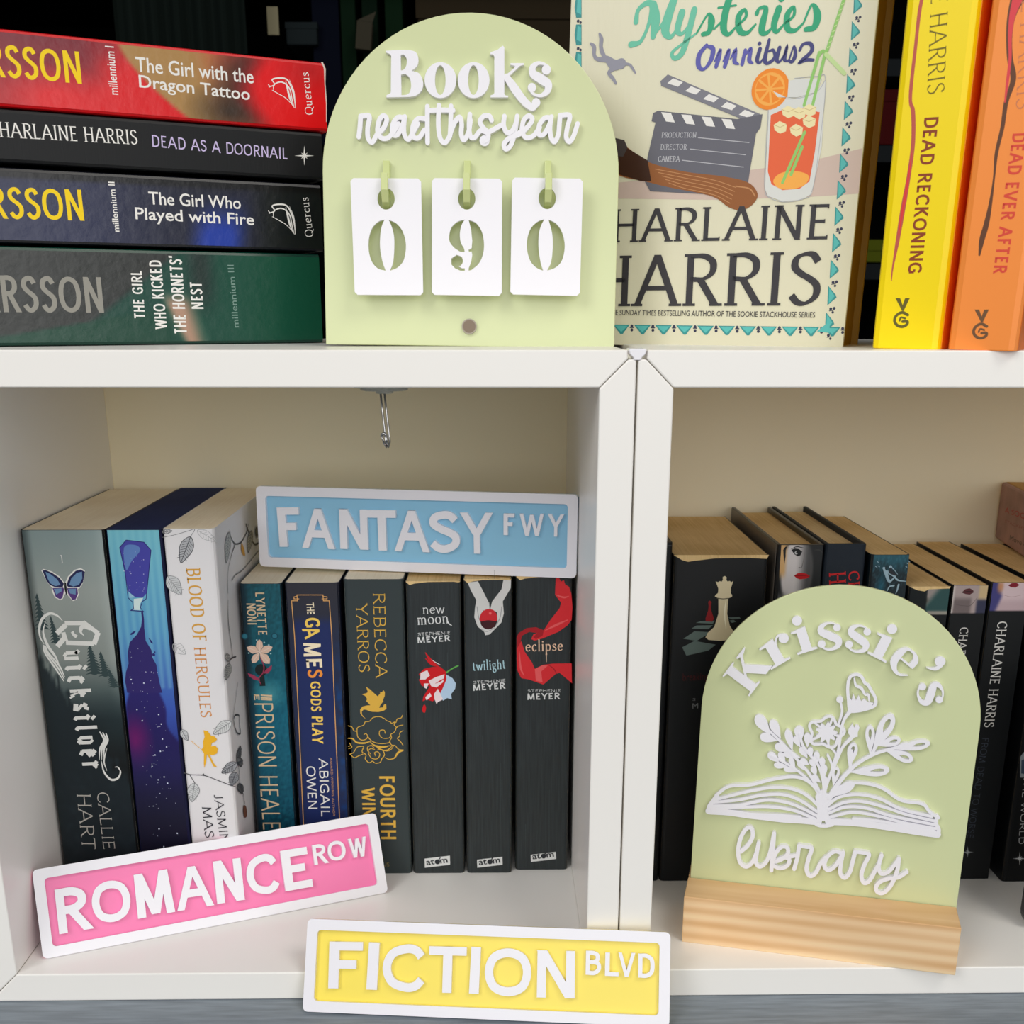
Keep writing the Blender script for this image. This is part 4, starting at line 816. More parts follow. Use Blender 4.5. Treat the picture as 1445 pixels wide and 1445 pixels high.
t = shelf(-25.28, -22.41, 7.75, 23.45, 'paperback_book', 'tall white paperback with sketched leaves and gold title, third in the row', mat('white_matt_cover', (226, 224, 226), 0.5, 0.3), PAGE, D=15.6)
B3 = t
f = Face(t); f.crop(220, 740, 6.567)
GO = ink(214, 160, 72); GY = ink(112, 114, 118); GYL = ink(168, 170, 172); DKG = ink(66, 66, 72)
f.text(GO, 'BLOOD OF', (280,405), (345,1080), (408,402), font='serif', thin=7, thick=14, serif=5)
f.crop(0, 660, 2.4925)
f.text(ink(212, 148, 92), 'HERCULES', (682,632), (706,878), (722,628), font='serif', thin=7, thick=14, serif=5); f.flush('title_lettering')
f.crop(220, 740, 6.567)
def leafpic(f, base, tip, w, fill=None, dark=DKG, veins=5, lw=4):
    dx, dy = tip[0]-base[0], tip[1]-base[1]; L = math.hypot(dx, dy); nx, ny = -dy/L, dx/L
    pts = [base]+[(base[0]+dx*t_+nx*w*s_, base[1]+dy*t_+ny*w*s_) for t_, s_ in ((0.2, 0.8), (0.45, 1), (0.75, 0.6))]+[tip]+[(base[0]+dx*t_-nx*w*s_, base[1]+dy*t_-ny*w*s_) for t_, s_ in ((0.75, 0.6), (0.45, 1), (0.2, 0.8))]
    if fill: f.poly(fill, pts, smooth=True)
    f.line(dark, pts, lw, closed=True); f.line(dark, [base, tip], lw)
    for k in range(veins):
        t_ = 0.15+0.7*k/veins
        for s_ in (1, -1): f.line(dark, [(base[0]+dx*t_, base[1]+dy*t_), (base[0]+dx*(t_+0.12)+nx*w*0.75*s_, base[1]+dy*(t_+0.12)+ny*w*0.75*s_)], lw*0.7)
    f.flush('leaf_sketch')
leafpic(f, (320,115), (232,355), 62, ink(176, 178, 182), DKG, 7, 6); leafpic(f, (385,55), (562,158), 40, None, GYL, 5, 4); f.line(GY, [(60,120), (180,95), (300,60), (360,45), (320,115)], 4); leafpic(f, (60,70), (150,60), 20, None, GY, 4, 5)
leafpic(f, (110,480), (235,650), 62, ink(200, 202, 204), GY, 7, 4); leafpic(f, (160,1110), (275,1200), 45, None, GYL, 4, 4)
f.crop(220, 960, 6.02)
leafpic(f, (218,420), (272,510), 30, ink(200, 202, 204), GY, 4, 4); leafpic(f, (640,350), (490,455), 48, ink(206, 208, 208), GY, 6, 4); leafpic(f, (330,872), (305,1030), 50, ink(205, 207, 208), GY, 7, 4)
f.line(DKG, [(240,785), (300,800), (400,805), (480,830), (620,885), (690,905)], [10, 6, 8, 6, 7, 3]); f.line(DKG, [(290,805), (332,872)], 5); f.poly(DKG, [(385,808), (405,788), (418,808)])
leafpic(f, (690,700), (560,785), 40, ink(150, 152, 156), DKG, 6, 5); leafpic(f, (680,780), (640,895), 40, ink(130, 132, 136), DKG, 6, 5); f.flush('stem_sketch')
GOF = ink(238, 180, 40)
f.poly(GOF, [(405,422), (440,430), (470,470), (500,475), (520,500), (505,520), (475,530), (470,560), (505,553), (528,580), (520,620), (480,636), (455,625), (490,700), (520,735), (490,730), (450,650), (435,625), (425,700), (412,742), (408,700), (410,620), (388,590), (405,560), (400,520), (415,480)]); f.line(GOF, [(300,512), (345,550), (395,590)], 4); f.flush('gold_figure_picture')
BN = ink(34, 34, 44)
f.text(BN, 'JASMINE', (492,972), (560,1440), (565,968), font='serif', thin=6, thick=11, serif=4); f.text(BN, 'MAS', (392,1075), (418,1335), (470,1070), font='serif', thin=6, thick=11, serif=4); f.flush('author_lettering')
g = Face(t, 0, t.W, 1); g.crop(220, 740, 6.567)
leafpic(g, (672,75), (648,355), 26, ink(180, 182, 178), GY, 7, 4)
g.line(DKG, [(680,60), (690,120), (730,180), (790,160), (840,60), (850,0)], 5); g.line(DKG, [(730,180), (690,300), (665,420), (660,560), (662,640)], [6, 4, 3, 4, 3]); g.line(DKG, [(830,0), (870,110), (910,185), (965,150), (975,90)], 7); g.line(GY, [(975,210), (900,300), (800,420), (730,470), (700,520)], 4)
g.line(DKG, [(662,640), (690,900), (720,1050)], 3) if False else None
g.poly(ink(206, 150, 60), [(790,170), (812,230), (820,290), (800,280), (785,230)], smooth=True); leafpic(g, (880,60), (850,260), 24, ink(180, 176, 160), GY, 5, 4); leafpic(g, (935,20), (930,120), 18, ink(120, 118, 108), DKG, 4, 5)
g.line(DKG, [(662,700), (665,900), (690,1100), (705,1230)], [3, 6, 5, 4]); g.line(DKG, [(735,1225), (690,1245), (672,1300)], 6); leafpic(g, (675,1290), (640,1440), 32, ink(190, 192, 188), GY, 6, 4); leafpic(g, (650,1200), (665,1270), 22, ink(190, 192, 188), GY, 3, 4)
g.crop(220, 960, 6.02); g.line(GY, [(690,20), (668,180), (645,330)], 3); g.line(DKG, [(665,300), (700,300), (705,380), (712,450), (680,440), (655,350)], 5, closed=True)
leafpic(g, (690,680), (712,560), 18, ink(110, 112, 114), DKG, 5, 5); leafpic(g, (685,700), (730,680), 40, ink(140, 142, 144), DKG, 4, 5); leafpic(g, (700,880), (725,960), 26, ink(120, 122, 124), DKG, 5, 5); g.line(DKG, [(690,690), (700,790), (710,900), (735,970), (748,1050)], 4); g.poly(ink(120, 70, 50), [(740,1060), (760,1080), (765,1150), (745,1165), (735,1110)], smooth=True); g.flush('stem_sketch')

# ---- six shorter paperbacks
t = shelf(-22.2, -19.63, 11.8, 19.4, 'paperback_book', 'teal paperback with a pale flower above a keyhole, left of the navy one', mat('teal_dark_cover', (8, 34, 46), 0.42, 0.35), PAGE)
def q4(u, v):
    c = stops(v, [(0, (4, 34, 48)), (0.3, (8, 76, 98)), (0.55, (10, 92, 118)), (0.75, (12, 84, 100)), (1, (20, 72, 82))])
    n = noise(u*5, v*30, 3.1); c = mixc(c, (30, 128, 150), 0.25+0.5*n); c = mixc(c, (4, 26, 38), sst(0.25, 0.0, u)*0.75); c = mixc(c, (120, 196, 200), 0.6*blob(u, v, 0.52, 0.64, 0.5, 0.06)); return c
f = Face(t); f.art('spine_picture', AM, q4, (0.16, t.W-0.1), (0.02, t.H-0.02), 24, 120)
f.crop(320, 800, 7.222); CR_ = ink(236, 208, 168)
f.text(CR_, 'LYNETTE', (290,262), (322,692), (382,260), font='sans', thin=13, thick=13, serif=0); f.text(CR_, 'NONI', (200,372), (214,585), (292,368), font='sans', thin=13, thick=13, serif=0); f.flush('author_lettering')
FP = ink(240, 206, 184); FPl = ink(248, 226, 214)
for a, b in (((332,738), (300,830)), ((466,815), (360,840)), ((438,985), (350,880)), ((258,980), (310,880)), ((205,818), (310,845))):
    dx, dy = a[0]-335, a[1]-870; nx, ny = -dy*0.28, dx*0.28; f.poly(FP, [(335,870), (335+dx*0.45+nx, 870+dy*0.45+ny), (335+dx*0.8+nx*0.75, 870+dy*0.8+ny*0.75), a, (335+dx*0.8-nx*0.75, 870+dy*0.8-ny*0.75), (335+dx*0.45-nx, 870+dy*0.45-ny)]); f.line(FPl, [(335,870), (335+dx*0.8, 870+dy*0.8)], 6)
BKK = ink(22, 34, 38); f.disc(BKK, (350,1050), 62); f.poly(BKK, [(335,1080), (378,1080), (396,1212), (335,1215)]); PKM = ink(168, 58, 92)
f.line(PKM, [(345,925), (378,1010), (368,1080), (325,1140), (350,1195)], [10, 10, 9, 9, 6]); f.poly(PKM, [(372,1085), (400,1045), (460,1000), (455,1045), (420,1085)]); f.poly(PKM, [(212,1080), (270,1100), (330,1135), (340,1160), (280,1150), (225,1110)])
for c_ in ((305,745), (382,770), (428,795), (224,878), (448,882)): f.disc(ink(170, 220, 226), c_, 8, 8)
for c_ in ((185,708), (488,705)): f.disc(ink(16, 70, 88), c_, 34); f.disc(ink(44, 120, 140), c_, 24)
f.flush('flower_and_keyhole_picture')
f.crop(320, 960, 6.283); f.text(CR_, 'TH', (302,124), (302,174), (402,126), font='sans', thin=12, thick=12, serif=0); f.text(CR_, 'E', (240,126), (242,174), (290,126), font='sans', thin=22, thick=22, serif=0)
f.text(CR_, 'PRISON HEALER', (245,204), (330,1430), (408,200), font='sans', thin=8, thick=8, serif=0); f.flush('title_lettering')
t = shelf(-19.45, -16.18, 11.8, 19.45, 'paperback_book', 'navy paperback with gold framed border and yellow title, beside the teal one', mat('navy_dark_cover', (26, 30, 48), 0.42, 0.35), PAGE)
def q5(u, v):
    c = mixc((34, 44, 74), (48, 48, 58), sst(0.7, 1, v)); n = noise(u*3, v*16, 2.7)
    c = mixc(c, (20, 62, 118), sst(0.82, 0.95, u)*sst(0.9, 0.6, v)*max(0, 0.5+n*1.6)); c = mixc(c, (30, 44, 96), sst(0.1, 0.14, u)*sst(0.86, 0.82, u)*sst(0.9, 0.86, v)); c = mixc(c, (26, 42, 92), 0.5*sst(0.5, 0.1, v)); return c
f = Face(t); f.art('spine_picture', AM, q5, (0.12, t.W-0.12), (0.02, t.H-0.02), 30, 90)
f.crop(320, 800, 7.222); GB_ = ink(226, 170, 104)
f.line(GB_, [(790,2800), (728,1445), (690,700), (660,345), (720,345), (715,285), (980,285), (985,345), (1045,345), (1070,700), (1100,1445), (1160,2800)], 8, smooth=False, cap='b')
f.line(GB_, [(715,300), (685,305), (685,325), (735,325)], 7, smooth=False); f.line(GB_, [(985,300), (1022,305), (1022,325), (970,325)], 7, smooth=False); f.flush('gold_border')
TY = ink(248, 208, 96); TYo = ink(244, 150, 60); TYp = ink(250, 234, 200)
f.text(TYp, 'THE', (812,365), (822,482), (886,362), bold=0.015); f.text(TY, 'G', (792,520), (800,618), (946,516), font='sans', thin=17, thick=17, serif=0); f.text(TY, 'A', (765,632), (800,742), (950,660), font='sans', thin=17, thick=17, serif=0); f.text(TYp, 'M', (780,775), (785,912), (958,790), font='sans', thin=17, thick=17, serif=0); f.text(TYp, 'E', (808,940), (815,1030), (968,936), font='sans', thin=17, thick=17, serif=0); f.text(TYo, 'S', (822,1045), (826,1130), (974,1040), font='sans', thin=17, thick=17, serif=0)
f.crop(320, 960, 6.283)
f.text(TY, 'GODS', (740,10), (748,275), (832,6), font='sans', thin=16, thick=16, serif=0); f.text(TY, 'PLAY', (753,320), (758,560), (852,318), font='sans', thin=16, thick=16, serif=0); f.flush('title_lettering')
f.text(WH, 'ABIGAIL', (815,690), (838,1206), (895,688), font='sans', thin=13, thick=13, serif=0); f.text(WH, 'OWEN', (702,762), (722,1140), (785,758), font='sans', thin=13, thick=13, serif=0); f.text(GB_, 'AWARD-WINNING AUTHOR', (915,684), (942,1205), (934,684), font='sans', thin=12, thick=12, serif=0); f.flush('author_lettering')
CHC = mat('charcoal_cover', (52, 62, 64), 0.42, 0.35)
t = shelf(-15.91, -12.29, 11.8, 19.65, 'paperback_book', 'charcoal paperback with gold dragon and cloud line art, middle of the front row', CHC, PAGE)
f = Face(t); f.crop(320, 660, 2.492); GD = ink(224, 178, 72)
f.text(GD, 'REBECCA', (514,442), (524,742), (556,440), font='serif', thin=6, thick=10, serif=6); f.text(GD, 'YARROS', (454,476), (464,718), (494,474), font='serif', thin=6, thick=10, serif=6); f.flush('author_lettering')
f.text(GD, 'FOURTH', (536,1085), (543,1306), (590,1083), font='sans', thin=16, thick=16, serif=0); f.text(GD, 'WING', (474,1125), (480,1262), (520,1123), font='sans', thin=16, thick=16, serif=0); f.flush('title_lettering')
f.text(ink(150, 130, 70), 'K', (536,1370), (538,1385), (552,1370)); f.text(ink(150, 130, 70), 'US', (548,1402), (572,1402), (548,1388)); f.flush('publisher_lettering')
f.crop(480, 960, 9.033)
f.poly(GD, [(330,82), (380,115), (440,170), (480,205), (490,190), (515,160), (500,148), (535,150), (550,125), (570,150), (568,200), (545,255), (552,265), (510,320), (495,350), (540,345), (560,310), (585,298), (590,360), (560,385), (490,403), (400,400), (330,375), (300,372), (275,400), (280,440), (325,488), (290,465), (258,425), (255,370), (285,335), (340,320), (385,318), (360,290), (330,262), (345,240), (320,200), (278,178), (330,165), (355,150)])
f.flush('dragon_picture')
for pts, w in (([(215,650), (225,600), (300,570), (320,530), (375,520), (420,475), (500,463), (570,490), (590,512), (640,530), (655,548), (695,530)], 9), ([(215,650), (225,720), (270,760), (330,750), (350,710), (330,680), (305,690)], 9), ([(350,715), (400,770), (470,800), (560,805), (640,790)], 10), ([(575,675), (560,635), (510,640), (500,690), (540,735), (620,735), (650,700)], 9),
               ([(695,530), (690,570), (715,600), (690,660), (645,690), (655,730), (630,780), (660,825), (700,830), (740,875), (800,890)], 9), ([(710,540), (730,490), (775,480), (795,445)], 9), ([(715,605), (750,580), (800,570)], 9), ([(800,640), (760,670), (760,710), (730,740), (770,780), (800,825)], 9), ([(105,580), (150,595), (175,640), (215,650)], 9),
               ([(105,738), (160,745), (210,790), (300,800), (380,780)], [12, 16, 20, 22, 8]), ([(120,800), (135,830), (105,840)], 8), ([(110,870), (150,850), (120,800)], 8), ([(125,940), (170,920), (220,850), (300,840)], 9), ([(125,940), (180,985), (230,965), (290,940)], 9),
               ([(380,780), (440,830), (540,850), (640,830)], [6, 20, 26, 6]), ([(420,815), (520,880), (600,890), (670,830)], [4, 14, 16, 4]), ([(300,850), (280,910), (330,950), (320,1000), (370,1050), (410,1030), (450,1055), (510,1045), (530,1000), (565,950), (540,890), (480,875)], 10), ([(350,900), (350,850), (400,830), (430,860)], 9), ([(360,930), (400,990), (470,1000), (505,950), (480,910), (440,920), (450,960)], 9), ([(390,940), (360,900), (390,870), (440,880)], 8), ([(575,985), (620,1005), (690,990), (740,920), (800,890)], [6, 10, 14, 26, 20]), ([(560,890), (600,900), (650,880), (680,835)], 8)):
    f.line(GD, pts, w)
f.flush('cloud_line_art')
def saga(x0, x1, y, h, label):
    t = shelf(x0, x1, y, h, 'paperback_book', label, BLACKC, PAGEY)
    # page block shows where the worn cover has curled down at the head of the spine
    mb = MB(); W = t.W; mb.prism([(0.03, 0.3), (0.35, -0.02), (W*0.35, -0.03), (W*0.7, -0.01), (W-0.2, 0.02), (W-0.02, 0.3)], h-0.01, h+0.035, 2); t.add('worn_head', mb, PAGEY, 'frayed cream edge')
    mb = MB(); mb.prism([(0.03, h-0.02), (0.25, h-0.22), (0.55, h-0.12), (W*0.4, h-0.03), (W-0.4, h-0.015), (W-0.15, h-0.06), (W-0.03, h-0.015), (W-0.03, h+0.02), (0.03, h+0.02)], -0.012, 0.02, 1); t.add('worn_head', mb, PAGEY, 'frayed cream edge')
    f = Face(t)
    cr = ink(58, 66, 68)
    rr = random.Random(int(h*100)+int(x0*10))
    for k in range(12):
        a = 0.5+rr.random()*(W-0.9); z0 = rr.uniform(0.8, h-4); zz = z0+rr.uniform(2, 6); f._strip(cr, [(a, z0), (a+rr.uniform(-.03, .03), zz)], [(a+0.015, z0), (a+0.02, zz)])
    f.flush('spine_creases'); return t
WS = ink(224, 226, 226)
def author(f, p0, p1, p2, q0, q1, q2_):
    f.text(WS, 'STEPHENIE', p0, p1, p2, font='sans', thin=13, thick=13, serif=0); f.text(WS, 'MEYER', q0, q1, q2_, font='sans', thin=19, thick=19, serif=0); f.flush('author_lettering')
def atomlogo(f, L, T_, R_, B):
    f.crop(560, 1150, 5.161); f.poly(WS, [(L,T_+22), (R_,T_), (R_+2,B-22), (L+2,B)]); K_ = ink(40, 44, 50)
    sl = (T_-(T_+22))/(R_-L); y = lambda x: B-18+sl*(x-L)
    f.text(K_, 'at', (L+14, y(L+14)), (L+74, y(L+74)), (L+14, y(L+14)-44), bold=0.02); f.disc(K_, (L+94, y(L+94)-14), 19); f.line(K_, [(L+104, y(L+94)-30), (L+114, y(L+94)-44)], 8); f.text(K_, 'm', (L+116, y(L+116)), (L+170, y(L+170)), (L+116, y(L+116)-44), bold=0.02); f.flush('publisher_emblem')
t = saga(-12.17, -8.84, 11.8, 19.5, 'black paperback with a ruffled red and white tulip on its creased spine'); f = Face(t).crop(560, 800, 5.352)
f.text(WS, 'new', (198,355), (362,350), (198,284), font='serif', thin=5, thick=10, serif=4); f.text(WS, 'moon', (158,438), (390,425), (158,356), font='serif', thin=5, thick=10, serif=4); f.line(WS, [(380,405), (395,430), (415,442)], [8, 8, 4]); f.flush('title_lettering')
author(f, (160,522), (404,508), (160,498), (158,576), (406,560), (158,530))
RD = ink(206, 20, 30); PW = ink(238, 222, 226); PB = ink(182, 208, 232)
f.poly(PB, [(370,810), (420,840), (446,880), (440,920), (410,960), (415,1000), (380,990), (350,1010), (300,930), (330,850)]); f.line(ink(96, 170, 80), [(370,800), (415,770), (463,745)], 10)
f.poly(RD, [(205,770), (270,755), (330,755), (370,790), (375,850), (345,920), (310,990), (270,1015), (225,1000), (195,1015), (200,980), (250,900), (190,900), (165,850), (185,840), (165,810)]); f.poly(PW, [(180,800), (230,780), (250,820), (215,850), (175,850)]); f.poly(PW, [(240,860), (300,830), (360,810), (350,870), (300,910), (260,900)]); f.poly(PW, [(205,880), (240,880), (225,920), (205,910)]); f.poly(PW, [(280,960), (310,920), (330,960), (350,1000), (310,1020), (300,1035), (285,1000)]); f.poly(PW, [(215,985), (250,950), (262,975), (225,1008)])
for a, b in (((215,645), (300,740)), ((215,690), (320,755))): f.line(RD, [a, ((a[0]+b[0])/2-8, (a[1]+b[1])/2+6), b], [3, 22, 8])
f.line(PW, [(262,700), (300,725), (330,740)], [2, 6, 2]); f.line(RD, [(250,800), (300,800), (350,790)], [4, 12, 4]); f.line(RD, [(290,880), (330,860), (362,840)], [2, 10, 2]); f.poly(RD, [(205,1040), (220,1060), (212,1100), (190,1085)], smooth=True); f.flush('tulip_picture')
atomlogo(f, 202, 296, 386, 384)
t = saga(-8.67, -5.76, 11.8, 19.62, 'black paperback with pale arms cupping a red fruit, between two black neighbours'); f = Face(t).crop(560, 800, 5.352)
SK = ink(214, 214, 212); SKd = ink(150, 152, 154)
f.poly(SK, [(535,118), (612,108), (655,190), (695,270), (700,320), (650,330), (640,420), (660,460), (740,455), (760,410), (755,340), (705,320), (720,260), (790,170), (805,100), (862,100), (860,160), (800,260), (808,350), (790,420), (740,470), (700,510), (668,516), (660,490), (610,450), (585,380), (590,310), (600,250), (560,180)])
f.line(SKd, [(698,270), (702,318)], 4); f.line(SKd, [(605,300), (618,380), (640,430)], 5); f.line(SKd, [(792,300), (780,380), (750,440)], 5); f.line(SKd, [(640,470), (680,488), (735,462)], 4); f.disc(ink(66, 22, 28), (690,415), 58); f.poly(ink(208, 38, 48), [(628,372), (650,335), (690,318), (735,330), (758,375), (750,408), (690,402), (630,410)], smooth=True); f.disc(ink(236, 110, 110), (705,350), 10); f.flush('cupped_hands_picture')
f.text(ink(178, 214, 224), 'twilight', (576,785), (822,768), (576,712), font='serif', thin=5, thick=10, serif=4); f.flush('title_lettering')
author(f, (580,884), (820,868), (580,862), (578,936), (822,918), (578,888)); atomlogo(f, 584, 304, 768, 384)
t = saga(-5.5, -2.08, 12.2, 19.7, 'black paperback with a torn red ribbon on the spine, rightmost of the row'); f = Face(t).crop(560, 800, 5.352)
RR = ink(222, 44, 52); RL = ink(238, 96, 98); RDk = ink(170, 26, 36)
f.poly(RR, [(1200,85), (1222,78), (1240,110), (1262,100), (1270,130), (1300,150), (1318,200), (1326,300), (1320,400), (1290,440), (1220,490), (1160,515), (1100,540), (1040,556), (1015,545), (1030,510), (1110,478), (1160,400), (1230,310), (1240,270), (1195,210)])
f.poly(RDk, [(1110,478), (1050,455), (980,462), (920,500), (905,530), (905,700), (910,780), (940,835), (975,840), (950,780), (940,650), (935,560), (945,520), (1000,490), (1060,500), (1030,530), (1050,545), (1100,520)])
f.poly(RR, [(905,620), (940,560), (965,640), (1020,720), (1042,770), (1100,740), (1180,730), (1320,728), (1322,878), (1230,800), (1200,808), (1106,888), (1000,850), (940,840), (910,780)]); f.poly(RL, [(1042,772), (1100,742), (1140,745), (1090,790), (1100,870), (1050,860)]); f.line(RDk, [(1140,735), (1185,770), (1205,805)], [4, 8, 4]); f.line(RL, [(1200,210), (1260,230), (1300,220)], [4, 14, 4]); f.line(RL, [(1120,480), (1200,440), (1290,400)], [4, 18, 6]); f.line(RL, [(925,640), (935,760), (960,820)], [4, 14, 4]); f.flush('red_ribbon_picture')
f.text(ink(244, 206, 176), 'eclipse', (972,638), (1254,632), (972,558), font='serif', thin=5, thick=11, serif=4); f.line(ink(244, 206, 176), [(1128,640), (1130,718)], [9, 3], cap='b'); f.flush('title_lettering')
author(f, (988,946), (1236,944), (988,924), (986,1004), (1234,998), (986,956)); atomlogo(f, 975, 268, 1158, 342)

# ------------------------------------------------------------------ the three little street signs, 20 x 5 cm
def rr(x0, x1, z0, z1, r, n=6):
    out = []
    for cx, cz, a0 in ((x1-r, z1-r, 0), (x0+r, z1-r, 90), (x0+r, z0+r, 180), (x1-r, z0+r, 270)):
        for k in range(n+1):
            a = math.radians(a0+90*k/n); out.append((cx+r*math.cos(a), cz+r*math.sin(a)))
    return out
def street(name, label, loc, yaw, lean, roll, m, big, small, W=20.0, H=5.0):
    t = Thing(name, label, 'sign', loc, yaw, lean, roll, group='street name signs')
    mb = MB(); mb.prism(rr(0, W, 0, H, 0.28), 0.0, 0.22, 1); t.add('backing_plate', mb, m)
    f = Face(t); f.h = 0.28; f.base = 0.0; f._strip(ACRY, rr(0, W, 0, H, 0.28), rr(0.58, W-0.58, 0.58, H-0.58, 0.22), True); f.flush('raised_frame')
    f.h = 0.28; f.crop(*big[0])
    for s_, a, b, c in big[1]:
        f.text(ACRY, s_, a, b, c, font='sans', thin=18.5, thick=18.5, serif=0); f.flush('raised_letter')
    for s_, a, b, c in small:
        f.text(ACRY, s_, a, b, c, font='sans', thin=17, thick=17, serif=0); f.flush('raised_letter')
    return t
street('street_sign', 'blue FANTASY FWY sign resting on top of the short black paperbacks', (-21.5, 15.5, -13.55), -10.6, 2, 0.0, mat('sky_blue_acrylic', (146, 202, 232), 0.14, 0.5, coat=0.5),
       ((340, 660, 2.779), [('F', (152,310), (236,310), (138,156)), ('A', (240,314), (368,320), (262,160)), ('N', (388,318), (500,322), (374,162)), ('T', (500,324), (612,326), (500,166)), ('A', (602,327), (740,332), (634,168)), ('S', (742,332), (860,334), (742,170)), ('Y', (862,336), (990,338), (862,176))]),
       [('F', (1030,264), (1072,265), (1028,180)), ('W', (1094,267), (1188,268), (1094,181)), ('Y', (1202,269), (1266,271), (1202,182))])
street('street_sign', 'pink ROMANCE ROW sign propped slantwise at the front of the left cube', (-32.47, 1.62, F0), 22.15, 24.9, 0, mat('pink_acrylic', (246, 122, 178), 0.25, 0.45),
       ((0, 1130, 2.58), [('R', (216,486), (343,464), (198,324)), ('O', (342,452), (482,430), (338,300)), ('M', (503,430), (638,404), (488,270)), ('A', (646,402), (780,380), (690,240)), ('N', (790,376), (893,360), (773,222)), ('C', (908,350), (1022,330), (900,204)), ('E', (1040,330), (1140,312), (1025,182))]),
       [('R', (1146,234), (1198,225), (1138,162)), ('O', (1198,222), (1262,212), (1196,150)), ('W', (1276,210), (1340,200), (1262,140))], W=20.28, H=5.05)
street('street_sign', 'yellow FICTION BLVD sign leaning on the shelf front, standing on the desk', (-17.39, -1.12, -35), -5.06, 25.5, 0, mat('lemon_yellow_acrylic', (250, 228, 92), 0.25, 0.45),
       ((400, 1230, 2.491), [('F', (157,410), (275,412), (163,246)), ('I', (291,414), (328,416), (296,248)), ('C', (346,420), (494,424), (350,254)), ('T', (508,424), (640,428), (508,262)), ('I', (652,428), (686,430), (655,264)), ('O', (706,436), (870,440), (708,268)), ('N', (888,442), (1026,446), (893,276))]),
       [('B', (1062,362), (1116,364), (1064,278)), ('L', (1130,366), (1178,368), (1134,284)), ('V', (1176,369), (1236,371), (1178,284)), ('D', (1247,372), (1304,374), (1248,288))])

# ------------------------------------------------------------------ right cube
def rb(x0, x1, h, name, label, cover, pages, **kw): return shelf(x0, x1, kw.pop('y', 10.5), h, name, label, cover, pages, **kw)
t = rb(1.8, 3.7, 22.1, 'hardback_book', 'black book edge at the far left of the right cube, beside its wall', DARKC, PAGEY, hard=True)
f = Face(t); f._strip(ink(70, 72, 74), [(0.3, 21.9), (1.85, 21.9)], [(0.3, 21.94), (1.85, 21.94)]); f.flush('head_line')
t = rb(3.78, 9.40, 21.35, 'paperback_book', 'very thick black paperback with a pale chess queen, behind the library sign', DARKC, PAGEY, D=13.6)
mb = MB(); W = t.W; mb.prism([(0.0, 21.35), (0.5, 21.05), (0.85, 20.95), (1.3, 21.02), (2.4, 21.15), (4.4, 21.18), (W-0.1, 21.12), (W, 21.35)], -0.015, 0.05, 1); t.add('worn_head', mb, PAGEY, 'frayed cream edge')
f = Face(t); f.crop(900, 700, 4.819)
QW = ink(222, 208, 172); SQ = ink(96, 112, 108); SQd = ink(44, 60, 60)
for p in ([(310,970), (385,920), (500,925), (460,950), (400,985)], [(302,1028), (385,985), (530,1010), (480,1050), (330,1085)], [(365,900), (400,880), (510,878), (480,905)], [(395,862), (430,850), (525,848), (510,868)], [(610,826), (690,820), (700,834), (640,838)], [(620,848), (650,842), (670,854), (640,862)]): f.poly(SQ, p)
f.poly(ink(140, 24, 30), [(490,710), (502,720), (498,745), (500,780), (518,835), (505,855), (462,852), (460,832), (478,780), (482,745), (478,720)])
f.poly(QW, [(460,962), (475,930), (520,890), (548,800), (548,700), (540,690), (524,684), (528,672), (545,660), (548,630), (530,580), (545,585), (558,578), (570,582), (578,570), (578,550), (592,543), (604,552), (602,570), (612,582), (625,576), (636,586), (650,576), (632,630), (632,660), (642,672), (640,686), (615,695), (608,800), (625,880), (650,920), (650,975), (560,985), (480,978)])
f.line(ink(90, 86, 70), [(540,694), (580,699), (615,695)], 6); f.line(ink(250, 242, 214), [(600,710), (590,800), (600,900)], [4, 10, 4]); f.flush('chess_picture')
f.text(ink(70, 18, 20), 'breaking', (305,1255), (480,1250), (305,1205), bold=0); f.text(ink(120, 122, 124), 'S', (372,1392), (392,1392), (372,1375)); f.text(ink(120, 122, 124), 'M', (372,1445), (410,1443), (372,1410)); f.flush('title_lettering')
JK = mat('grey_jacket', (112, 104, 96), 0.4, 0.4)
t = rb(9.9, 12.67, 21.95, 'hardback_book', 'hardback with a woman in red lipstick pictured on the spine', mat('jacket_black', (20, 20, 22), 0.35, 0.4), PAGEY, hard=True, D=13.9)
mb = MB(); mb.box((-0.03, 0.3, 0.05), (-0.005, 13.8, 21.9)); t.add('jacket_side', mb, JK, 'grey jacket side')
def face1(u, v):
    c = (34, 36, 38)
    d = math.hypot((u-0.42)/0.40, (v-0.925)/0.105); c = mixc(c, (206, 200, 200), sst(1.05, 0.85, d)*sst(0.80, 0.35, u))
    c = mixc(c, (92, 90, 90), 0.8*sst(1.05, 0.85, d)*sst(0.55, 0.8, u))
    c = mixc(c, (206, 164, 110), sst(0.2, 0.08, u)*sst(0.90, 0.93, v)); c = mixc(c, (90, 90, 92), sst(0.88, 0.85, v)*sst(0.3, 0.1, u+0.2*(0.88-v)/0.1)); c = mixc(c, (14, 15, 16), sst(0.84, 0.82, v)); return c
f = Face(t); f.art('spine_picture', AM, face1, (0.2, t.W-0.1), (0.02, t.H-0.02), 40, 220)
f.crop(1080, 700, 6.568)
K2 = ink(24, 24, 26)
f.poly(K2, [(240,500), (270,485), (310,490), (342,515), (325,550), (300,560), (270,540)]); f.disc(ink(190, 190, 190), (288,525), 16); f.disc(K2, (296,522), 12); f.line(K2, [(238,492), (290,470), (350,480)], [3, 10, 4]); f.line(ink(50, 50, 50), [(455,500), (500,500), (535,530)], [4, 14, 4]); f.line(ink(110, 106, 106), [(368,520), (352,600), (335,660), (310,660)], [3, 6, 8, 6])
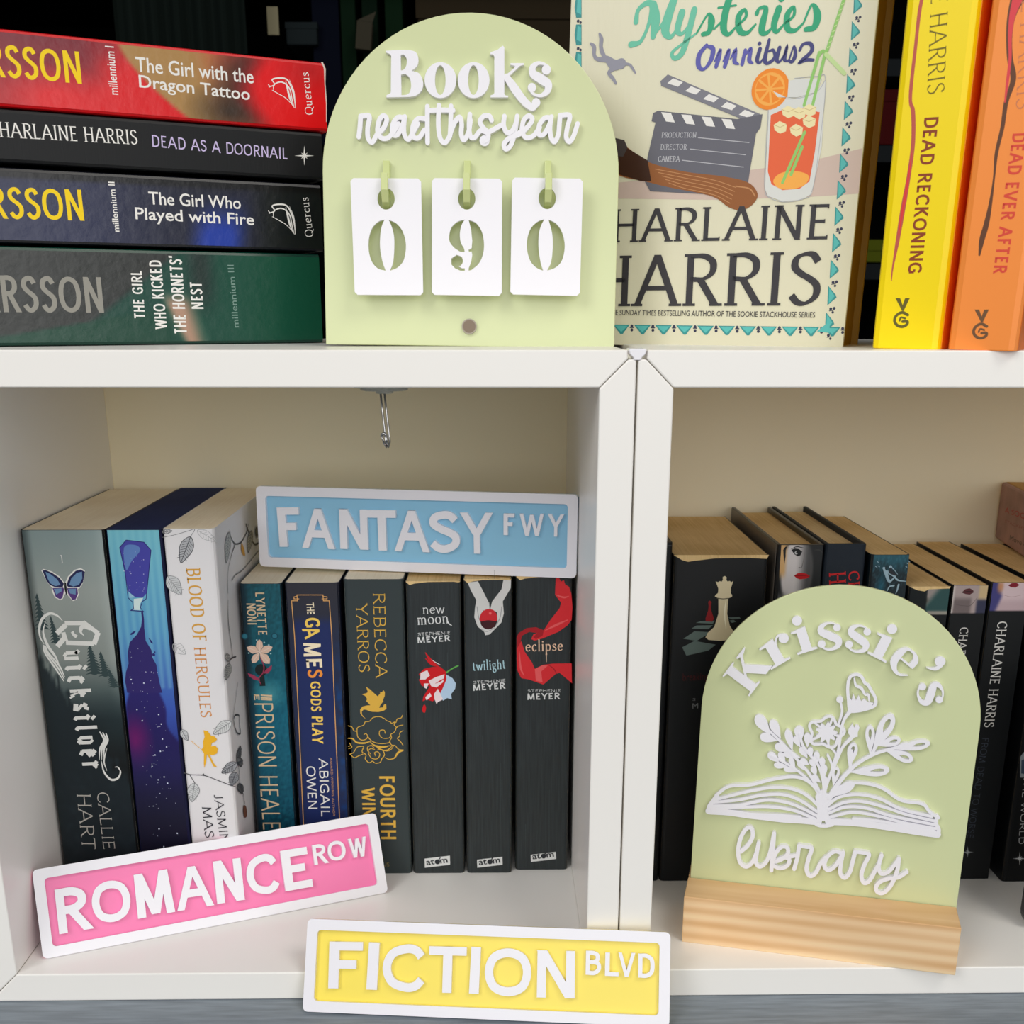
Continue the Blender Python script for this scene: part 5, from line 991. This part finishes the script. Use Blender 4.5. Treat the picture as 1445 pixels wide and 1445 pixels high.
f.poly(ink(180, 22, 30), [(265,738), (300,715), (335,710), (380,720), (416,742), (380,765), (320,772), (290,762)]); f.line(ink(90, 8, 14), [(268,740), (330,738), (412,744)], 4); f.poly(K2, [(185,470), (205,465), (190,500), (188,560), (175,640), (165,500)]); f.flush('portrait_picture')
t = rb(12.74, 15.18, 22.0, 'hardback_book', 'dark blue cloth hardback with large red spine lettering', mat('blue_black_cloth', (28, 36, 46), 0.6, 0.25, bump=0.2, bscale=900), paper('warm_pages', (236, 212, 166), (210, 182, 134)), hard=True, D=13.9)
f = Face(t); f.crop(1080, 700, 6.568); RT = ink(196, 30, 34)
f.text(RT, 'CHARLAINE', (770,700), (775,1500), (872,700), font='serif', thin=8, thick=15, serif=7); f.text(RT, 'HARRIS', (590,712), (600,1300), (745,712), font='serif', thin=8, thick=12, serif=6); f.flush('author_lettering')
t = rb(15.49, 17.81, 21.35, 'paperback_book', 'paperback with a blue night picture on the spine, right of the cloth hardback', mat('blue_night_cover', (20, 30, 36), 0.4, 0.35), PAGEY, D=13.6)
def nf(u, v):
    c = mixc((22, 34, 40), (36, 92, 108), sst(0.93, 1.0, v+0.03*noise(u*6, v*40, 2))*0.9); c = mixc(c, (24, 88, 108), blob(u, v, 0.28, 0.91, 0.2, 0.05)); c = mixc(c, (70, 130, 150), 0.7*max(0, noise(u*9, v*60, 2.2))*sst(0.86, 0.92, v)); return c
f = Face(t); f.art('spine_picture', AM, nf, (0.15, t.W-0.08), (0.02, t.H-0.02), 30, 160)
f.crop(1080, 700, 6.568); LB = ink(150, 176, 190)
f.line(LB, [(1100,680), (1120,720), (1150,790), (1210,740)], [18, 30, 22, 8]); f.line(LB, [(1130,700), (1190,740), (1230,780), (1300,790)], [22, 18, 14, 6]); f.line(LB, [(1190,830), (1150,840), (1128,880)], [16, 12, 5]); f.line(LB, [(1235,820), (1222,870), (1208,905)], [16, 12, 4]); f.disc(LB, (1160,655), 14); f.disc(LB, (1098,668), 12); f.line(ink(40, 44, 52), [(1165,670), (1160,700), (1205,730)], [20, 34, 16]); f.line(LB, [(1170,660), (1200,690), (1225,725)], [8, 6, 4])
for c_ in ((1035,605), (1020,650), (1045,645), (1310,620), (1300,650), (1325,600)): f.line(LB, [c_, (c_[0]+14, c_[1]+10)], 5)
f.flush('dancing_figures_picture')
def chin(seed):
    def fn(u, v):
        if v < 0.915: return (14, 17, 19)
        t_ = (v-0.915)/0.085; c = (168, 152, 150)
        if seed == 1: c = mixc((150, 140, 136), (44, 78, 78), sst(0.45, 0.7, u+0.5*(0.6-t_))); c = mixc(c, (70, 68, 60), blob(u, t_, 0.4, 0.5, 0.12, 0.16)*1.4); c = mixc(c, (10, 18, 22), sst(0.46, 0.42, u)) ; c = mixc(c, (150, 146, 136), sst(0.14, 0.05, t_)*sst(0.45, 0.5, u))
        if seed == 2: c = mixc(c, (112, 100, 100), sst(0.35, 0.6, 1-t_)*sst(0.62, 0.5, u)); c = mixc(c, (206, 196, 192), sst(0.08, 0.0, u)); c = mixc(c, (196, 172, 130), sst(0.72, 0.8, u)*sst(0.3, 0.6, t_)); c = mixc(c, (50, 52, 76), sst(0.66, 0.78, u)*sst(0.55, 0.4, t_))
        if seed == 3: c = mixc((208, 186, 190), (176, 150, 156), sst(0.5, 0.2, t_)*0.6); c = mixc(c, (64, 62, 120), sst(0.36, 0.22, u+0.25*abs(t_-0.5))); c = mixc(c, (186, 130, 90), blob(u, t_, 0.22, 0.85, 0.12, 0.3)*1.3); c = mixc(c, (190, 198, 210), sst(0.94, 1, u)*sst(0.6, 0.4, t_))
        return c
    return fn
t = rb(17.93, 20.44, 19.42, 'paperback_book', 'black paperback with grey green portrait strip, left of the two portrait spines', DARKC, PAGEY)
f = Face(t); f.art('spine_picture', AM, chin(1), (0.1, t.W-0.06), (0.02, t.H-0.02), 30, 200); mb = MB(); mb.prism([(0.0, 19.42), (0.5, 19.2), (0.95, 19.12), (1.2, 19.25), (2.45, 19.3), (2.5, 19.42)], -0.015, 0.05, 1); t.add('worn_head', mb, PAGEY, 'frayed cream edge')
t = rb(20.56, 22.73, 19.5, 'paperback_book', 'black paperback with parted lips and chin at the head of the spine', DARKC, PAGEY)
f = Face(t); f.art('spine_picture', AM, chin(2), (0.06, t.W-0.06), (0.02, t.H-0.02), 30, 200); f.crop(1270, 780, 8.03)
f.poly(ink(84, 40, 44), [(700,450), (740,412), (790,402), (830,425), (835,450), (790,475), (740,468)]); f.line(ink(30, 16, 18), [(705,450), (770,440), (830,445)], 8); f.line(ink(96, 84, 84), [(640,590), (720,600), (800,595), (880,500)], [4, 6, 6, 3]); f.flush('lips_picture')
f.text(ink(206, 204, 200), 'CHARLAINE HARRIS', (680,846), (540,1960), (778,850), font='serif', thin=6, thick=12, serif=6); f.flush('author_lettering')
t = rb(22.88, 25.2, 19.66, 'paperback_book', 'black paperback with red lips and pale neck at the head of its spine', DARKC, PAGEY)
f = Face(t); f.art('spine_picture', AM, chin(3), (0.06, t.W-0.06), (0.02, t.H-0.02), 30, 200); f.crop(1270, 780, 8.03)
f.poly(ink(128, 22, 40), [(1225,370), (1270,342), (1320,340), (1355,365), (1310,395), (1260,392)]); f.line(ink(70, 8, 20), [(1230,370), (1290,366), (1350,366)], 5); f.line(ink(176, 146, 150), [(1150,470), (1260,500), (1370,480)], [3, 6, 3]); f.flush('lips_picture')
f.text(ink(214, 212, 208), 'CHARLAINE HARRIS', (1108,780), (951,1977), (1218,790), font='serif', thin=6, thick=12, serif=6); f.flush('author_lettering')
f.crop(1350, 1000, 4.379); f.text(ink(60, 66, 78), 'FROM DEAD TO WORSE', (158,184), (62,800), (198,190), font='sans', thin=9, thick=9, serif=0); f.flush('title_lettering'); star(f, ink(150, 154, 156), (68,886), 36); f.flush('star_emblem')
t = rb(25.85, 28.7, 19.6, 'paperback_book', 'black paperback with a white star emblem, cut off by the right edge', DARKC, PAGEY, y=10.1)
f = Face(t); f.crop(1350, 1000, 4.379); f.text(ink(214, 216, 218), 'DEAD TO THE WORLD', (440,60), (382,836), (476,64), font='sans', thin=11, thick=11, serif=0); f.flush('title_lettering'); star(f, ink(226, 228, 230), (390,926), 44); f.flush('star_emblem')
f.poly(ink(150, 158, 164), [(392,300), (412,270), (420,270), (420,425), (392,425)]); f.poly(ink(60, 76, 96), [(400,320), (425,310), (425,405), (398,400)]); f.flush('small_picture')
t = rb(28.85, 31.6, 19.6, 'paperback_book', 'black paperback just beyond the right edge, under the flat pink book', DARKC, PAGEY, y=10.1)
t = rb(31.75, 34.6, 19.6, 'paperback_book', 'black paperback outside the frame, supporting the flat pink book', DARKC, PAGEY, y=10.1)
# pink book lying on top
t = Thing('paperback_book', 'dusty pink paperback lying flat on the black books at the right edge', 'book', (28.85, 24.42, F0+19.72), -98)
PKC = mat('dusty_pink_cover', (168, 128, 118), 0.5, 0.3, var=0.2, vscale=60); Lk, Dk, Hk = 17.5, 11.0, 3.95
mb = MB(); c = 0.05; mb.prism([(Dk, 0), (0.12, 0), (0, 0.12), (0, Hk-0.12), (0.12, Hk), (Dk, Hk), (Dk, Hk-c), (0.15, Hk-c), (c, Hk-0.15), (c, 0.15), (0.15, c), (Dk, c)], 0, Lk, 0); t.add('cover', mb, PKC)
mb = MB(); mb.box((0.03, 0.16, c+0.01), (Lk-0.03, Dk-0.05, Hk-c-0.01)); t.add('pages', mb, PAGEY)
mb = MB(); mb.box((0.0, 0.3, Hk+0.005), (Lk, Dk, Hk+0.03)); t.add('top_cover', mb, mat('ochre_cover', (190, 140, 40), 0.5, 0.3), 'ochre upper cover')
f = Face(t); f.crop(1380, 680, 12.05); f.text(ink(176, 40, 46), 'A SOOKIE', (455,515), (980,700), (480,430), bold=0.01); f.text(ink(150, 74, 74), 'STACKHOUSE', (460,690), (960,890), (468,640), bold=0); f.text(ink(44, 34, 34), 'Move over', (540,985), (960,1180), (560,905), font=None); f.flush('title_lettering')
# black rounded thing at lower right
t = Thing('black_case', 'smooth black rounded case cut off at the lower right edge', 'case', (24.62, 4.1, F0))
mb = MB(); mb.prism(rr(0, 8, 0.0, 15, 1.0), 0, 0.8, 1); t.add('shell', mb, mat('gloss_black', (12, 13, 15), 0.3, 0.5), bevel=0.15)
mb = MB(); mb.box((0.5, -0.03, 1.0), (7.5, 0.02, 14)); t.add('front_panel', mb, mat('gloss_black_panel', (18, 19, 22), 0.2, 0.5))

# ---- library sign in its pine base
BY = -14.7
bse = Thing('wooden_sign_base', 'rectangular pine block base holding the arched library sign upright', 'sign base', (4.05, 2.98, F0), BY)
def pine():
    m = mat('pine_wood', (228, 190, 144), 0.5, 0.3); nt = m.node_tree; b = nt.nodes['Principled BSDF']
    tc = nt.nodes.new('ShaderNodeTexCoord'); mp = nt.nodes.new('ShaderNodeMapping'); mp.inputs['Scale'].default_value = (5, 60, 75); mp.inputs['Rotation'].default_value = (0, 0.05, 0); nt.links.new(tc.outputs['Object'], mp.inputs[0])
    n = nt.nodes.new('ShaderNodeTexNoise'); n.inputs['Scale'].default_value = 1.1; n.inputs['Detail'].default_value = 3; n.inputs['Distortion'].default_value = 0.4; nt.links.new(mp.outputs[0], n.inputs[0])
    w = nt.nodes.new('ShaderNodeTexWave'); w.wave_type = 'BANDS'; w.bands_direction = 'Z'; w.inputs['Scale'].default_value = 0.5; w.inputs['Distortion'].default_value = 3.2; w.inputs['Detail'].default_value = 3; w.inputs['Detail Scale'].default_value = 0.6; nt.links.new(mp.outputs[0], w.inputs[0])
    ad = nt.nodes.new('ShaderNodeMath'); ad.operation = 'MULTIPLY_ADD'; ad.inputs[1].default_value = 0.36; nt.links.new(w.outputs['Fac'], ad.inputs[0]); nt.links.new(n.outputs[0], ad.inputs[2])
    cr = nt.nodes.new('ShaderNodeValToRGB'); e = cr.color_ramp.elements; e[0].position = 0.38; e[0].color = lin((244, 216, 174))+(1,); e[1].position = 0.95; e[1].color = lin((218, 174, 124))+(1,)
    x = e.new(0.62); x.color = lin((236, 200, 156))+(1,); nt.links.new(ad.outputs[0], cr.inputs[0]); nt.links.new(cr.outputs[0], b.inputs['Base Color']); return m
PINE = pine()
mb = MB(); BW, BD, BH = 15.1, 4.3, 2.95; s0, s1 = 2.45, 2.8
mb.prism([(0, 0), (BD, 0), (BD, BH), (s1, BH), (s1, BH-1.2), (s0, BH-1.2), (s0, BH), (0, BH)], 0, BW, 0); bse.add('block', mb, PINE, bevel=0.05)
_c, _s = math.cos(math.radians(BY)), math.sin(math.radians(BY))
sx, sy = 7.62, s0+0.03
ls = Thing('library_sign', 'sage green arched acrylic sign reading a name and the word library', 'sign', (4.05+_c*sx-_s*sy, 2.98+_s*sx+_c*sy, F0+BH-1.15), BY, 3.0, 0.4)
mb = MB(); mb.prism(arch(15.0, 19.15), 0, 0.3, 1); ls.add('arch_board', mb, GREEN, bevel=0.03)
f = Face(ls); f.h = 0.28
f.crop(1000, 850, 4.129)
BX = {'i': None}
def put(shape, o, up, s_):        # draws a letter given in its own upright frame (x right, y up)
    L = math.hypot(*up); ux, uy = up[0]/L, up[1]/L; rx, ry = -uy, ux
    tr = lambda p: (o[0]+(rx*p[0]+ux*p[1])*s_, o[1]+(ry*p[0]+uy*p[1])*s_)
    for kind, pts, w in shape:
        P_ = [tr(p) for p in pts]
        if kind == 'p': f.poly(ACRY, P_)
        elif kind == 'c': f.line(ACRY, P_, [a*s_ for a in w], cap='b')
        elif kind == 'd': f.disc(ACRY, P_[0], w*s_, 24)
I_ = [('p', [(-.42, 0), (.42, 0), (.42, .06), (.2, .1), (.2, 1.0), (-.12, .97), (-.42, .92), (-.42, .86), (-.2, .84), (-.2, .1), (-.42, .06)], 0)]
R_ = [('p', [(-.5, 0), (.36, 0), (.36, .06), (.14, .1), (.14, 1.0), (-.15, .97), (-.5, .92), (-.5, .86), (-.26, .84), (-.26, .1), (-.5, .06)], 0), ('c', [(.1, .5), (.16, .8), (.34, .98), (.52, .96)], [.05, .07, .08, .1]), ('d', [(.52, .8)], .19)]
S_ = [('c', [(.33, .88), (.14, .97), (-.08, .98), (-.28, .86), (-.28, .68), (.0, .52), (.29, .34), (.27, .13), (.06, .03), (-.14, .03), (-.34, .13)], [.05, .06, .09, .19, .26, .30, .27, .18, .10, .07, .05]), ('d', [(.29, .80)], .135), ('d', [(-.32, .24)], .14)]
E_ = [('c', [(-.44, .52), (.40, .52)], [.07, .07]), ('c', [(.30, .5), (.30, .78), (.14, .95), (-.06, .98)], [.22, .22, .12, .07]), ('c', [(.02, .98), (-.20, .93), (-.30, .72), (-.32, .5), (-.28, .26), (-.08, .06), (.16, .03), (.42, .2)], [.05, .12, .25, .28, .26, .16, .09, .03])]
K_ = [('p', [(-.62, 0), (.12, 0), (.12, .06), (-.04, .1), (-.04, 1.32), (.12, 1.36), (.12, 1.42), (-.62, 1.42), (-.62, 1.36), (-.42, 1.32), (-.42, .1), (-.62, .06)], 0), ('c', [(-.1, .55), (.62, 1.38)], [.09, .12]), ('p', [(.34, 1.42), (.90, 1.42), (.90, 1.36), (.70, 1.28), (.55, 1.28), (.34, 1.36)], 0), ('p', [(.06, .76), (.34, .98), (.92, .10), (1.0, 0), (.56, 0)], 0)]
A_ = [('d', [(0, .2)], .2), ('c', [(.14, .16), (.12, -.12), (-.12, -.38)], [.16, .14, .03])]
for sh, o, up, s_ in ((K_, (288, 480), (-.80, -.60), 138), (R_, (430, 355), (-.50, -.86), 152), (I_, (577, 288), (-.30, -.95), 146), (S_, (712, 277), (-.08, -1), 158), (S_, (862, 290), (.14, -1), 156), (I_, (978, 325), (.46, -.89), 146), (E_, (1088, 408), (.62, -.76), 160), (A_, (1325, 362), (.80, -.60), 150), (S_, (1218, 545), (.96, -.16), 150)):
    put(sh, o, up, s_); 
    if sh is I_: f.disc(ACRY, (o[0]+up[0]*190-(5 if up[0] < 0 else -3), o[1]+up[1]*190), 29, 24)
    f.flush('raised_letter')
f.crop(1010, 1150, 4.817)
for pts in ([(170,250), (215,210), (250,150), (245,95), (212,90), (172,150), (152,240), (165,320), (205,352), (248,322), (275,262), (292,195)], [(292,190), (278,262), (274,325), (300,352), (340,322), (370,255), (397,125)],
            [(397,125), (388,250), (378,378)], [(385,330), (405,265), (445,218), (485,222), (490,262), (450,300), (405,318)], [(405,318), (465,290), (500,305), (485,345), (435,362), (392,345)], [(490,285), (555,275)],
            [(567,208), (555,290), (533,368)], [(567,208), (612,216), (652,228), (630,300), (617,370), (640,415), (678,395), (712,330), (745,290)],
            [(862,262), (808,248), (758,285), (738,345), (765,375), (812,345), (855,280)], [(866,255), (850,335), (848,400), (878,427), (912,385), (932,310), (948,250)],
            [(948,250), (1000,256), (1042,270), (1010,340), (990,410), (1008,462), (1045,445), (1085,375), (1112,330)], [(1127,275), (1108,350), (1125,400), (1172,388), (1218,335), (1245,298)], [(1245,298), (1232,385), (1190,480), (1140,530), (1100,525), (1090,488), (1122,452), (1180,432), (1240,425), (1298,388)]):
    f.line(ACRY, pts, 26, smooth=len(pts) > 3)
f.flush('script_lettering')
f.crop(980, 930, 4.014); WL = 17
def leaf(base, tip, w, ring=True, hollow=None):
    dx, dy = tip[0]-base[0], tip[1]-base[1]; L = math.hypot(dx, dy); nx, ny = -dy/L, dx/L
    pr = ((0.15, 0.3), (0.4, 0.75), (0.65, 1.0), (0.85, 0.85), (0.97, 0.4))
    P_ = [base]+[(base[0]+dx*t_+nx*w*s_, base[1]+dy*t_+ny*w*s_) for t_, s_ in pr]+[tip]+[(base[0]+dx*t_-nx*w*s_, base[1]+dy*t_-ny*w*s_) for t_, s_ in pr[::-1]]
    if ring:
        Q = [(base[0]+dx*t_+nx*w*s_*0.36, base[1]+dy*t_+ny*w*s_*0.36) for t_, s_ in ((0.5, 0.15), (0.62, 0.8), (0.75, 1), (0.86, 0.5))]+[(base[0]+dx*t_-nx*w*s_*0.36, base[1]+dy*t_-ny*w*s_*0.36) for t_, s_ in ((0.86, 0.5), (0.75, 1), (0.62, 0.8))]
        f.poly(ACRY, catmull(P_, True, 3), Q)
    else: f.poly(ACRY, P_, smooth=True)
# open book
for pts, w in (([(122,772), (195,722), (320,712), (440,682), (560,667), (640,690), (700,755), (718,840)], 18), ([(125,795), (240,765), (330,745), (450,727), (560,738), (640,775), (705,835)], 17), ([(110,812), (250,798), (380,772), (500,768), (600,802), (695,865)], 17), ([(95,832), (250,828), (400,800), (520,812), (620,850), (705,895)], 17), ([(85,848), (300,838), (440,838), (570,860), (680,905)], 17),
               ([(80,862), (200,870), (300,885), (400,896), (500,908), (600,914), (690,922)], 36), ([(128,772), (108,800), (82,836), (80,862)], 22), ([(200,872), (360,880), (480,885), (600,895)], 16),
               ([(750,800), (790,750), (840,720), (900,702), (1000,710), (1080,740), (1170,800), (1290,820), (1332,865), (1382,900)], 18), ([(750,832), (820,782), (930,767), (1050,792), (1170,850), (1345,892)], 17), ([(760,852), (850,812), (950,807), (1080,840), (1200,880), (1372,920)], 17), ([(760,872), (860,838), (980,846), (1120,890), (1372,940)], 17), ([(770,895), (900,868), (1050,892), (1200,930), (1378,962)], 17),
               ([(770,922), (860,925), (950,932), (1050,945), (1150,960), (1260,978), (1376,994)], 38), ([(1375,890), (1368,930), (1384,965), (1380,1000)], 20), ([(900,905), (1050,918), (1200,945), (1360,975)], 16), ([(665,915), (700,940), (740,945), (780,938)], 20), ([(700,780), (712,860), (705,925)], 30), ([(755,780), (738,860), (760,925)], 34), ([(728,760), (728,900)], 40)): f.line(ACRY, pts, w, smooth=len(pts) > 2)
f.flush('open_book_ornament')
# flowers and leaves growing from the book
for pts, w in (([(728,840), (735,760), (760,680), (795,600), (815,520), (828,430), (845,350), (885,290)], [26, 20, 17, 16, 16, 15, 15, 22]), ([(828,245), (836,300), (818,365)], 13), ([(800,590), (840,500), (880,455), (912,420), (918,380)], [14, 15, 20, 22, 16]), ([(760,680), (780,610), (755,545)], 13), ([(785,600), (800,540), (775,505)], 11),
               ([(745,830), (790,740), (860,650), (940,580), (1040,530), (1130,505), (1200,480)], [30, 26, 22, 20, 18, 18, 20]), ([(1000,545), (1030,490), (1055,430)], 18), ([(880,640), (885,580), (890,520)], 16), ([(760,790), (820,740), (880,705)], [20, 30, 24]),
               ([(722,830), (700,740), (650,650), (590,580), (520,500), (460,440), (400,385)], [26, 20, 16, 15, 15, 14, 14]), ([(712,770), (650,690), (580,630), (500,580), (430,545)], [18, 14, 13, 13, 12]), ([(735,800), (730,700), (700,600), (620,500), (595,420)], [18, 16, 15, 14, 13]), ([(740,760), (738,680), (715,590), (692,545)], [14, 13, 12, 12])): f.line(ACRY, pts, w)
for b, t_, w in (((1010,520), (1122,312), 42), ((1030,490), (1168,455), 27), ((1130,510), (1335,475), 29), ((1080,515), (1238,572), 30), ((995,540), (995,375), 27), ((875,610), (905,475), 29), ((880,640), (1105,628), 32), ((785,720), (808,612), 22), ((775,780), (905,700), 28)): leaf(b, t_, w, b != (775,780))
for b, t_, w in (((430,430), (350,318), 32), ((470,462), (372,435), 26), ((488,450), (435,345), 26), ((550,520), (455,490), 24), ((555,520), (525,398), 22), ((600,560), (505,530), 22), ((600,470), (590,380), 28), ((640,500), (640,420), 20), ((600,500), (565,440), 18), ((640,560), (600,500), 20), ((660,560), (655,500), 16), ((650,600), (600,570), 18),
                 ((480,585), (418,532), 22), ((515,590), (480,528), 18), ((530,610), (450,598), 18), ((570,620), (540,560), 16), ((600,635), (505,622), 16), ((620,630), (585,580), 14), ((690,620), (655,570), 16), ((695,590), (690,525), 18), ((725,620), (722,560), 18), ((740,660), (735,600), 16), ((690,660), (668,610), 18), ((715,700), (668,660), 16), ((730,720), (745,670), 14)): leaf(b, t_, w, False)
f.disc(ACRY, (823,230), 19); f.poly(ACRY, [(895,365), (905,390), (928,372), (935,390), (925,415), (925,440), (890,445), (870,420), (872,400)])
# tulip
f.line(ACRY, [(880,290), (872,230), (868,160), (880,105), (915,88), (945,100), (965,135), (985,150), (1005,185), (1022,215), (1028,245), (1015,268), (970,285), (915,296)], 17, closed=True)
f.poly(ACRY, [(872,205), (890,235), (900,195), (915,235), (930,205), (945,240), (960,225), (985,245), (1015,250), (1000,272), (930,292), (885,296)]); f.line(ACRY, [(905,110), (915,150), (945,165), (965,200), (985,205), (990,235)], [8, 14, 16, 12, 14, 10])
# carnation
pts = [(745+math.cos(a)*(92+13*math.cos(5*a+0.4)), 415+math.sin(a)*(80+12*math.cos(5*a+0.4))) for a in [k*2*math.pi/40 for k in range(40)]]
f.line(ACRY, pts, 15, closed=True)
pts = [(748+math.cos(a)*(52+12*math.cos(9*a)), 418+math.sin(a)*(50+12*math.cos(9*a))) for a in [k*2*math.pi/54 for k in range(54)]]; f.poly(ACRY, pts)
for a in (0.3, 1.4, 2.6, 3.9, 5.1): f.line(ACRY, [(748+50*math.cos(a), 418+46*math.sin(a)), (745+90*math.cos(a), 415+80*math.sin(a))], 12)
f.flush('flower_bouquet_ornament')
